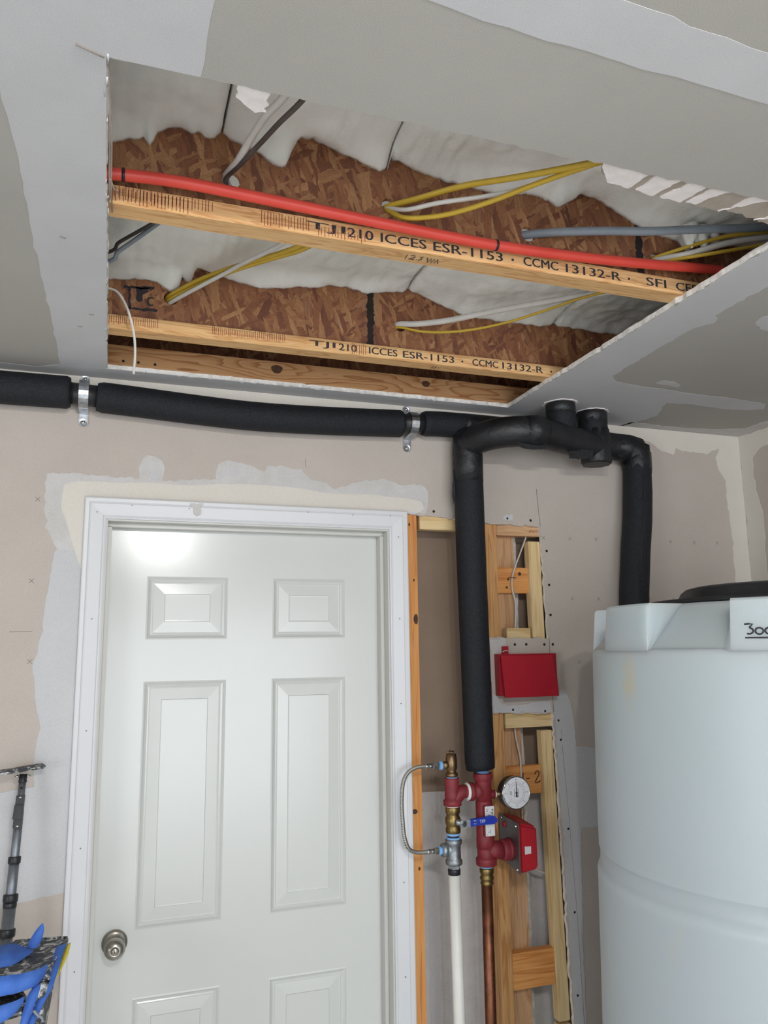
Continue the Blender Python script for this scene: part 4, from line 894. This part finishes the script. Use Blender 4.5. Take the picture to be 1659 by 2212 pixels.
def lever_pts():
    return [(LX + .012, 1.172), (LX + .034, 1.1745), (LX + .075, 1.177), (LX + .108, 1.176), (LX + .118, 1.181), (LX + .120, 1.189), (LX + .113, 1.197), (LX + .098, 1.2005), (LX + .080, 1.197), (LX + .034, 1.1945), (LX + .012, 1.193)]
lv = build('lever', MB().prism(lever_pts()[1:-1], [], fy, YM - .049, YM - .040), 'blue_lever', bv, .0015)
build('lever_plate', MB().prism([(LX + .004, 1.174), (LX + .036, 1.175), (LX + .036, 1.194), (LX + .004, 1.193)], [], fy, YM - .0475, YM - .0445), 'galvanized', bv, .0006)
text('lever_lettering', 'TFP', 'label_white', lv, .018, .0085, ((1, 0, .02), (0, 0, 1)), (LX + .062, YM - .0495, 1.1825), thick=.0003)
strokes('lever_arrow', [[(LX + .044, 1.182), (LX + .053, 1.1815), (LX + .053, 1.190), (LX + .044, 1.1905)]], .0009, 'label_white', lv, fy, YM - .0491, 5)
# grey drain tee
dt = thing('drain_tee', (LX, YM, 1.055), 'galvanized grey tee hanging below the brass ball valve', 'pipe fitting')
build('nipple', MB().lathe([(0, 0), (.0165, 0), (.0165, .018), (0, .018)], (LX, YM, 1.134), (0, 0, 1), 18), 'black_plastic', dt)
for z in (1.136, 1.148):
    build('thread_seal', MB().lathe([(0, 0), (.019, 0), (.0205, .002), (.0205, .005), (.019, .007), (0, .007)], (LX, YM, z - .003), (0, 0, 1), 20), 'blue_thread', dt)
build('tee_body', MB().lathe([(0, 0), (.022, 0), (.0245, -.002), (.0245, -.012), (.021, -.016), (.0205, -.030), (.0205, -.048), (.021, -.054), (.0245, -.058), (.0245, -.068), (.021, -.071), (0, -.071)], (LX, YM, 1.135), (0, 0, 1), 24)
      .tube([(LX, YM, 1.1065), (LX - .024, YM, 1.1065)], .0165, 18).lathe([(0, 0), (.017, 0), (.0195, .002), (.0195, .013), (.017, .015), (0, .015)], (LX - .022, YM, 1.1065), (-1, 0, 0), 20), 'cast_zinc', dt)
build('hex_bushing', MB().lathe([(0, 0), (.0175, 0), (.0175, .014), (0, .014)], (LX, YM, 1.051), (0, 0, 1), 6, smooth=False), 'galvanized', dt)
pv = thing('drain_pipe', (LX + .004, YM, 0), 'white plastic drain pipe going down under the grey tee', 'pipe')
build('pipe_line', MB().tube([(LX, YM, 1.045), (LX + .004, YM, .64), (LX + .01, YM, .001)], .0172, 22), 'white_plastic', pv)
build('rubber_collar', MB().lathe([(.017, 0), (.0180, 0), (.0185, .014), (.0170, .016), (0, .016)], (LX, YM, 1.038), (0, 0, 1), 22), 'black_plastic', pv)
cp_ = thing('copper_pipe', (RX, YM, 0), 'copper pipe with a brass coupling below the red riser', 'pipe')
build('pipe_line', MB().tube([(RX + .001, YM, 1.012), (RX, YM, .63), (RX - .003, YM, .001)], .0162, 22), 'copper', cp_)
build('coupling', MB().lathe([(0, 0), (.0195, 0), (.021, -.003), (.021, -.013), (.018, -.017), (.018, -.022), (.0205, -.026), (.0205, -.031), (.018, -.034), (.018, -.039), (.0195, -.041), (.0195, -.044), (.0165, -.048)], (RX + .002, YM, 1.047), (0, 0, 1), 16), 'brass', cp_)

# pressure gauge, turned slightly to the left and up
GC = V(1.186, YM - .018, 1.252); ga = V(.06, -1, .02).normalized()
pg = thing('pressure_gauge', (GC.x, GC.y, GC.z - .048), 'round white-faced pressure gauge on the right of the riser', 'gauge')
gu = V(1, 0, 0); gu = (gu - ga * gu.dot(ga)).normalized(); gv = gu.cross(ga) * -1
if gv.z < 0: gv = -gv
build('case', MB().lathe([(0, -.034), (.042, -.034), (.0465, -.030), (.047, -.006), (.047, 0), (.044, 0)], GC, ga, 40), 'black_plastic', pg)
build('bezel', MB().lathe([(.0462, -.006), (.0482, -.005), (.0486, .001), (.0475, .0035), (.0448, .0035), (.0442, .001)], GC, ga, 44), 'chrome', pg)
dl = build('dial', MB().lathe([(.0446, .0008), (.0446, .0014), (0, .0014)], GC, ga, 44, smooth=False), 'dial', pg)
build('scale_ring', MB().lathe([(.0302, .0013), (.0302, .0017), (.0292, .0017), (.0292, .0013)], GC, ga, 44), 'dial_pink', dl)
def gp(a, r, h=.0018): return GC + ga * h + gu * (r * math.sin(a)) + gv * (r * math.cos(a))
tk = MB()
for k in range(8):
    a = k * math.pi / 4; tk.tube([gp(a, .031), gp(a, .036)], .0005, 4); 
    tk.tube([gp(a - .04, .0385), gp(a + .04, .0385)], .0009, 4)
for k in range(24):
    if k in (17, 18, 19): continue
    a = k * math.pi / 12; tk.tube([gp(a, .0232), gp(a, .0258)], .0006, 4)
for r0 in (.006, -.007):
    tk.tube([GC + ga * .0018 + gu * r0 + gv * .012, GC + ga * .0018 + gu * r0 - gv * .012], .0008, 4)
for k in range(3):
    tk.tube([GC + ga * .0018 - gu * (.016 + .003 * k) + gv * .006, GC + ga * .0018 - gu * (.016 + .003 * k) - gv * .006], .0006, 4)
build('scale_marks', tk, 'pencil', dl, recalc=False)
nd = MB()
def gq(u_, v_, h): return GC + ga * h + gu * u_ + gv * v_
nd.add([gq(-.0016, 0, .003), gq(.0016, 0, .003), gq(.0007, .030, .003), gq(-.0007, .030, .003), gq(.0036, -.012, .003), gq(-.0036, -.012, .003)], [(0, 1, 2, 3), (5, 4, 1, 0)])
nd.lathe([(.0032, .002), (.0032, .0036), (0, .0036)], GC, ga, 14)
build('needle', nd, 'ink', pg, recalc=False)
build('stem', MB().tube([(1.122, YM - .004, 1.250), (1.150, YM - .006, 1.251)], .0085, 6), 'bronze', pg)
build('thread_seal', MB().lathe([(0, 0), (.009, 0), (.0095, .003), (.009, .006), (0, .006)], (1.120, YM - .004, 1.250), (1, 0, 0), 14), 'white_plastic', pg)

# flow switch: steel back plate facing left, red cover
fs_ = thing('flow_switch', (1.19, YM - .01, 1.03), 'red flow switch box with grey steel side on the right of the riser', 'switch')
fxa, fxb = 1.158, 1.222
# plate lies on the left (facing the riser), cover on the right
P0 = V(1.160, YM + .049, 1.0); e1 = V(.006, -.100, 0).normalized()     # plate runs from rear to front
e2 = V(.100, .006, 0).normalized()                                      # away from the riser
def sp(a, b, z): q = P0 + e1 * a + e2 * b; return V(q.x, q.y, z)
build('back_plate', MB().hexa([sp(0, 0, 1.062), sp(.108, 0, 1.031), sp(.108, .004, 1.031), sp(0, .004, 1.062)], [sp(0, 0, 1.186), sp(.108, 0, 1.174), sp(.108, .004, 1.174), sp(0, .004, 1.186)]), 'steel_plate', fs_, .001)
cv = build('cover', MB().hexa([sp(.002, .0035, 1.062), sp(.107, .0035, 1.032), sp(.107, .066, 1.040), sp(.002, .066, 1.062)], [sp(.002, .0035, 1.185), sp(.107, .0035, 1.173), sp(.107, .066, 1.158), sp(.002, .066, 1.172)]), 'red_plastic', fs_, .007)
build('knockout_plug', MB().lathe([(.009, -.0005), (.009, -.0025), (0, -.0025)], sp(.030, 0, 1.158), e2, 18), 'red_plastic', fs_)
build('pipe_saddle', MB().tube([V(1.150, YM - .005, 1.092), sp(.053, -.0005, 1.092)], [.029, .033], 26), 'red_iron', fs_)
for a, z in ((.012, 1.174), (.095, 1.164), (.012, 1.072), (.095, 1.044)):
    build('screw', MB().lathe([(0, -.004), (.003, -.0035), (.0042, 0)], sp(a, 0, z), e2, 10), 'chrome', fs_)
lbn = -e1
lc = sp(.1075, .024, 1.098)
build('paper_label', MB().hexa([sp(.1060, .020, 1.086), sp(.1078, .020, 1.086), sp(.1078, .041, 1.087), sp(.1060, .041, 1.087)], [sp(.1060, .020, 1.108), sp(.1078, .020, 1.108), sp(.1078, .041, 1.107), sp(.1060, .041, 1.107)]), 'label_white', cv)

# red alarm box on the drywall strip
rb = thing('junction_box', (1.275, -.03, 1.522), 'dark red metal box with lid mounted on the drywall strip', 'junction box')
build('box_body', MB().box(1.166, 1.372, -.030, -.001, 1.532, 1.660), 'red_paint', rb, .001)
build('lid', MB().hexa([(1.174, -.052, 1.5275), (1.366, -.046, 1.5275), (1.372, -.0315, 1.5275), (1.180, -.0315, 1.5275)], [(1.166, -.046, 1.655), (1.352, -.040, 1.655), (1.366, -.0315, 1.655), (1.172, -.0315, 1.655)]), 'red_paint', rb, .0008)
build('hanger_tab', MB().box(1.192, 1.212, -.012, -.001, 1.655, 1.684), 'red_paint', rb, .001)
build('tie_wire', MB().tube(spline([(1.190, -.012, 1.666), (1.200, -.015, 1.671), (1.210, -.014, 1.668), (1.214, -.010, 1.660)], 5), .0013, 6), 'cable_white', rb, recalc=False)

# ------------------------------------------------------------------ water tank
TC = V(1.56, -.78, 0)
tk_ = thing('water_tank', TC, 'tall translucent white plastic water tank on the right', 'tank')
build('tank_body', MB().lathe([(0, .005), (.47, .0), (.49, .02), (.492, .10), (.490, .60), (.481, .90), (.4755, 1.120), (.4750, 1.140), (.4755, 1.150), (.4735, 1.158), (.4685, 1.168), (.4670, 1.185), (.4665, 1.203), (.4685, 1.2055), (.4690, 1.207), (.4690, 1.22), (.466, 1.40), (.4600, 1.62), (.4586, 1.660), (.4575, 1.6685), (.449, 1.676), (.30, 1.682), (0, 1.683)], TC, (0, 0, 1), 160), 'tank_plastic', tk_)
def crown(z0, z1, shrink):
    """wedge-shaped pockets: full radius at the foot, cut back at the top"""
    n = 720; bot, top = [], []; R1, R0 = .4572, .352
    for k in range(n):
        d = k / 2; ph = (d - 166.5) % 45
        a = 0.0
        if 21 <= ph < 22: a = ph - 21
        elif 22 <= ph < 43: a = 1.0
        elif ph >= 43: a = (45 - ph) / 2
        t = math.radians(d); rt_ = R1 - shrink - (R1 - shrink - R0) * a
        bot.append(TC + V(R1 * math.cos(t), R1 * math.sin(t), z0)); top.append(TC + V(rt_ * math.cos(t), rt_ * math.sin(t), z1))
    mid = [b_.lerp(t_, .94) for b_, t_ in zip(bot, top)]
    tin = [TC + V((q - TC).x * .988, (q - TC).y * .988, z1) for q in top]
    mid = [V(q.x, q.y, z1 - .005) for q in mid]
    vs = bot + mid + tin; fs = []
    for r in range(2):
        for k in range(n): fs.append((r * n + k, r * n + (k + 1) % n, (r + 1) * n + (k + 1) % n, (r + 1) * n + k))
    fs.append(tuple(range(2 * n, 3 * n)))
    return MB().add(vs, fs, 0, False)
build('tank_crown', crown(1.668, 1.772, .0095), 'tank_plastic', tk_)
ld = build('lid', MB().lathe([(0, 1.7725), (.316, 1.7725), (.320, 1.776), (.320, 1.782), (.314, 1.785), (.250, 1.787), (.245, 1.790), (.236, 1.806), (.225, 1.815), (.205, 1.820), (.190, 1.817), (.180, 1.806), (0, 1.806)], TC, (0, 0, 1), 96), 'black_plastic', tk_)
for k in range(8):
    a = math.radians(k * 45 + 12); c_, s_ = math.cos(a), math.sin(a)
    q = lambda r, t, z: TC + V(r * c_ - t * s_, r * s_ + t * c_, z)
    build('grip_rib', MB().hexa([q(.160, -.03, 1.79), q(.243, -.022, 1.785), q(.243, .022, 1.785), q(.160, .03, 1.79)], [q(.160, -.025, 1.806), q(.222, -.016, 1.812), q(.222, .016, 1.812), q(.160, .025, 1.806)]), 'black_plastic', ld, .003)
# hand-written 300 with an underline on the crown face
def ft(u, v, w_):
    t = math.radians(u); return TC + V(w_ * math.cos(t), w_ * math.sin(t), v)
RT = .4495
def arc(cu, cv_, ru, rv_, a0, a1, n=12): return [(cu + ru * math.cos(math.radians(a0 + (a1 - a0) * k / n)), cv_ + rv_ * math.sin(math.radians(a0 + (a1 - a0) * k / n))) for k in range(n + 1)]
U0 = 214.6
L3 = [(U0, 1.7195), (U0 + .9, 1.720), (U0 + 1.9, 1.7195), (U0 + 1.1, 1.713)] + arc(U0 + 1.0, 1.7065, .95, .0058, 80, -120, 9)
hw = [L3, arc(U0 + 3.3, 1.706, .9, .0062, 90, 450, 14), arc(U0 + 5.5, 1.706, .9, .0062, 90, 450, 14)]
def rad(z): return .4572 - .0095 * .94 * (z - 1.668) / .099 + .0004
mbh = MB()
for L in hw: mbh.tube([ft(a, b, rad(b)) for a, b in L], .0017, 6)
for k in range(3): mbh.tube([ft(U0 + .0 + 7.6 * j / 8, 1.6935 - .0006 * k * (j / 8), rad(1.694)) for j in range(9)], .0013, 6)
build('handwriting', mbh, 'ink', tk_, recalc=False)

# ------------------------------------------------------------------ telescoping support pole at the left
PT = V(-.172, -.050, 1.372); PB = V(-.212, -.235, .0)
def pp(t): return PT.lerp(PB, t)
def pz(z): return pp((PT.z - z) / PT.z)
po = thing('support_pole', PB, 'telescoping metal support pole leaning on the wall left of the door', 'pole')
ax = (PB - PT).normalized()
build('inner_tube', MB().tube([pz(1.372), pz(1.20)], .0085, 18), 'aluminium', po)
build('inner_tube', MB().tube([pz(1.30), pz(1.10)], .0102, 18), 'aluminium', po)
build('outer_tube', MB().tube([pz(1.19), pz(1.06)], .0118, 20), 'aluminium', po)
build('outer_tube', MB().tube([pz(1.10), pz(.0)], .0142, 20), 'aluminium', po)
for z, r, h in ((1.190, .0145, .016), (1.107, .0170, .018), (1.092, .0155, .012), (1.033, .0185, .018)):
    build('clamp_ring', MB().tube([pz(z + h / 2), pz(z + h / 2 - .002), pz(z - h / 2 + .002), pz(z - h / 2)], [r * .92, r, r, r * .92], 20), 'black_plastic', po)
gr = build('grip', MB().hexa([pz(1.262) + V(-.011, -.016, 0), pz(1.262) + V(.009, -.016, 0), pz(1.262) + V(.009, .008, 0), pz(1.262) + V(-.011, .008, 0)], [pz(1.338) + V(-.010, -.013, 0), pz(1.338) + V(.0095, -.013, 0), pz(1.338) + V(.0095, .006, 0), pz(1.338) + V(-.010, .006, 0)]), 'black_plastic', po, .002)
build('grip', MB().hexa([pz(1.282) + V(-.013, -.024, 0), pz(1.282) + V(.009, -.024, 0), pz(1.282) + V(.009, .008, 0), pz(1.282) + V(-.013, .008, 0)], [pz(1.318) + V(-.0115, -.021, 0), pz(1.318) + V(.009, -.021, 0), pz(1.318) + V(.009, .006, 0), pz(1.318) + V(-.0115, .006, 0)]), 'black_plastic', po, .003)
for z in (1.333, 1.268):
    q = pz(z); build('rivet', MB().lathe([(0, -.0016), (.003, -.001), (.0036, 0)], (q.x, q.y - .0150, q.z), (0, 1, 0), 12), 'chrome', po)
q = pz(1.354); build('pin_hole', MB().lathe([(0, -.0092), (.0030, -.0088), (.0030, -.006)], q, (0, 1, 0), 12), 'hole_black', po)
build('head_socket', MB().lathe([(0, 0), (.0100, 0), (.0100, .004), (.0092, .006), (.0092, .020), (0, .020)], pz(1.366), -ax, 18), 'black_plastic', po)
hp0 = V(-.228, -.062, 1.3925); hp1 = V(-.126, -.030, 1.4005)
hd = (hp1 - hp0).normalized(); hn = V(.30, -1, 0).normalized(); 
hb = [hp0 + hn * .020, hp1 + hn * .020, hp1 - hn * .016, hp0 - hn * .016]
build('head_pad', MB().hexa([q_ - V(0, 0, .0045) for q_ in hb], [q_ + V(0, 0, .0055) for q_ in hb]), 'smeared_black', po, .003)
for sx in (-1, 1):
    q_ = pz(1.377) + V(sx * .012, -.004, .004)
    build('wing_screw', MB().lathe([(0, 0), (.0035, .001), (.0035, .004), (.002, .006), (.002, .009), (0, .009)], q_ - V(sx * .003, 0, 0), (sx, 0, 0), 10), 'chrome', po)

# ------------------------------------------------------------------ stepladder with masking tape, bottom left
lad = thing('stepladder', (-.2, -.35, 0), 'plaster-smeared black stepladder with blue tape in the lower left corner', 'stepladder')
ZT = 1.02
top = [(-.158, -.112), (-.060, -.132), (-.049, -.138), (-.044, -.155), (-.050, -.20), (-.075, -.345), (-.32, -.43), (-.34, -.34), (-.20, -.19)]
build('top_tray', MB().prism(top, [], fz, ZT - .014, ZT), 'smeared_black', lad, .003)
build('side_rail', MB().hexa([(-.245, -.60, .0), (-.215, -.595, .0), (-.205, -.53, .0), (-.235, -.535, .0)], [(-.104, -.362, ZT - .015), (-.074, -.357, ZT - .015), (-.060, -.27, ZT - .015), (-.088, -.275, ZT - .015)]), 'smeared_black', lad, .002)
build('step', MB().prism([(-.13, -.30), (-.108, -.37), (-.12, -.395), (-.36, -.465), (-.37, -.33)], [], fz, .962, .980), 'smeared_black', lad, .003)
build('side_rail', MB().hexa([(-.60, -.70, .0), (-.57, -.70, .0), (-.55, -.64, .0), (-.58, -.64, .0)], [(-.345, -.42, ZT - .015), (-.315, -.42, ZT - .015), (-.315, -.35, ZT - .015), (-.345, -.35, ZT - .015)]), 'smeared_black', lad, .002)
def tape(P, wv, th, label, m='blue_tape'):
    """strip of tape: centreline P, width vector at each point"""
    P = spline(P, 5); n = len(P); vs, fs = [], []
    W_ = spline(wv, 5) if len(wv) > 1 else [Vector(wv[0])] * n
    for i in range(n):
        d = (P[min(i + 1, n - 1)] - P[max(i - 1, 0)]).normalized(); nn = d.cross(W_[i]).normalized() * th
        vs += [P[i] - W_[i] / 2, P[i] + W_[i] / 2, P[i] + W_[i] / 2 + nn, P[i] - W_[i] / 2 + nn]
    for i in range(n - 1):
        for k in range(4): a = i * 4 + k; b = i * 4 + (k + 1) % 4; fs.append((a, b, b + 4, a + 4))
    fs += [(0, 1, 2, 3), ((n - 1) * 4 + 3, (n - 1) * 4 + 2, (n - 1) * 4 + 1, (n - 1) * 4)]
    return tag(build('masking_tape', MB().add(vs, fs, 0, True), m, None), label, 'tape', 'masking tape strips on the ladder' if m == 'blue_tape' else None)
tape([(-.24, -.262, ZT + .004), (-.19, -.245, ZT + .010), (-.155, -.240, ZT + .012), (-.128, -.215, ZT + .012)], [(.012, -.060, -.02), (.010, -.070, -.02), (.012, -.075, -.02), (.03, -.02, -.01)], .0012, 'wide curled piece of blue tape lying across the ladder tray')
tape([(-.120, -.205, ZT + .006), (-.112, -.200, ZT + .022), (-.104, -.196, ZT + .042), (-.100, -.194, ZT + .054)], [(.022, -.004, 0), (.026, -.004, 0), (.016, -.004, 0), (.002, -.001, 0)], .0012, 'pointed end of blue tape sticking up from the ladder tray')
tape([(-.30, -.436, ZT + .008), (-.162, -.404, ZT + .006), (-.129, -.392, ZT + .003), (-.096, -.370, ZT + .002), (-.079, -.345, ZT + .008)], [(.002, .010, .036), (.002, .010, .034), (.002, .010, .032), (.002, .010, .028), (.002, .010, .016)], .0015, 'broad blue tape along the front edge of the ladder tray')
tape([(-.056, -.20, ZT + .004), (-.060, -.25, ZT + .003), (-.066, -.312, ZT - .006), (-.075, -.350, ZT - .030), (-.088, -.372, ZT - .052), (-.104, -.395, ZT - .085)], [(.022, .002, .004), (.020, .004, .004), (.021, .004, .004), (.020, .004, .004), (.018, .004, .004), (.014, .004, .004)], .0014, 'long blue tape running down the ladder rail beside the door casing')
tape([(-.094, -.368, ZT - .014), (-.100, -.380, ZT - .026), (-.106, -.392, ZT - .046), (-.116, -.412, ZT - .078)], [(.014, .004, .004), (.022, .004, .004), (.020, .004, .004), (.014, .004, .004)], .0014, 'short blue tape on the ladder rail between the two steps')
tape([(-.34, -.472, .978), (-.20, -.440, .980), (-.140, -.418, .984), (-.116, -.400, .994)], [(.002, .010, .034), (.002, .010, .034), (.002, .010, .026), (.002, .008, .010)], .0015, 'blue tape along the front edge of the lower ladder step')
tape([(-.041, -.20, ZT + .004), (-.047, -.235, ZT - .010), (-.058, -.275, ZT - .035)], [(.008, .004, .004), (.011, .004, .004), (.002, .002, .002)], .002, 'small yellow strip on the outer edge of the ladder tray', 'yellow')
tag(build('bent_hook', MB().tube(spline([(-.096, -.398, ZT - .050), (-.088, -.401, ZT - .058), (-.080, -.402, ZT - .064), (-.077, -.402, ZT - .072)], 5), [.0028] * 12 + [.002] * 4, 8), 'cable_grey', None, recalc=False), 'small bent grey hook on the ladder rail', 'hook')

# ------------------------------------------------------------------ ceiling lampholders behind the camera's view
for b in BULBS:
    t = thing('lampholder', (b[0], b[1], b[2] + .05), 'white ceiling lampholder nearer the ceiling hole' if b is BULBS[0] else 'white ceiling lampholder farther from the ceiling hole', 'lamp', 'ceiling lampholders')
    build('base', MB().lathe([(.055, 0), (.055, -.012), (.035, -.026), (.022, -.03), (.022, -.052), (0, -.052)], (b[0], b[1], H - .0005), (0, 0, 1), 24), 'white_plastic', t)
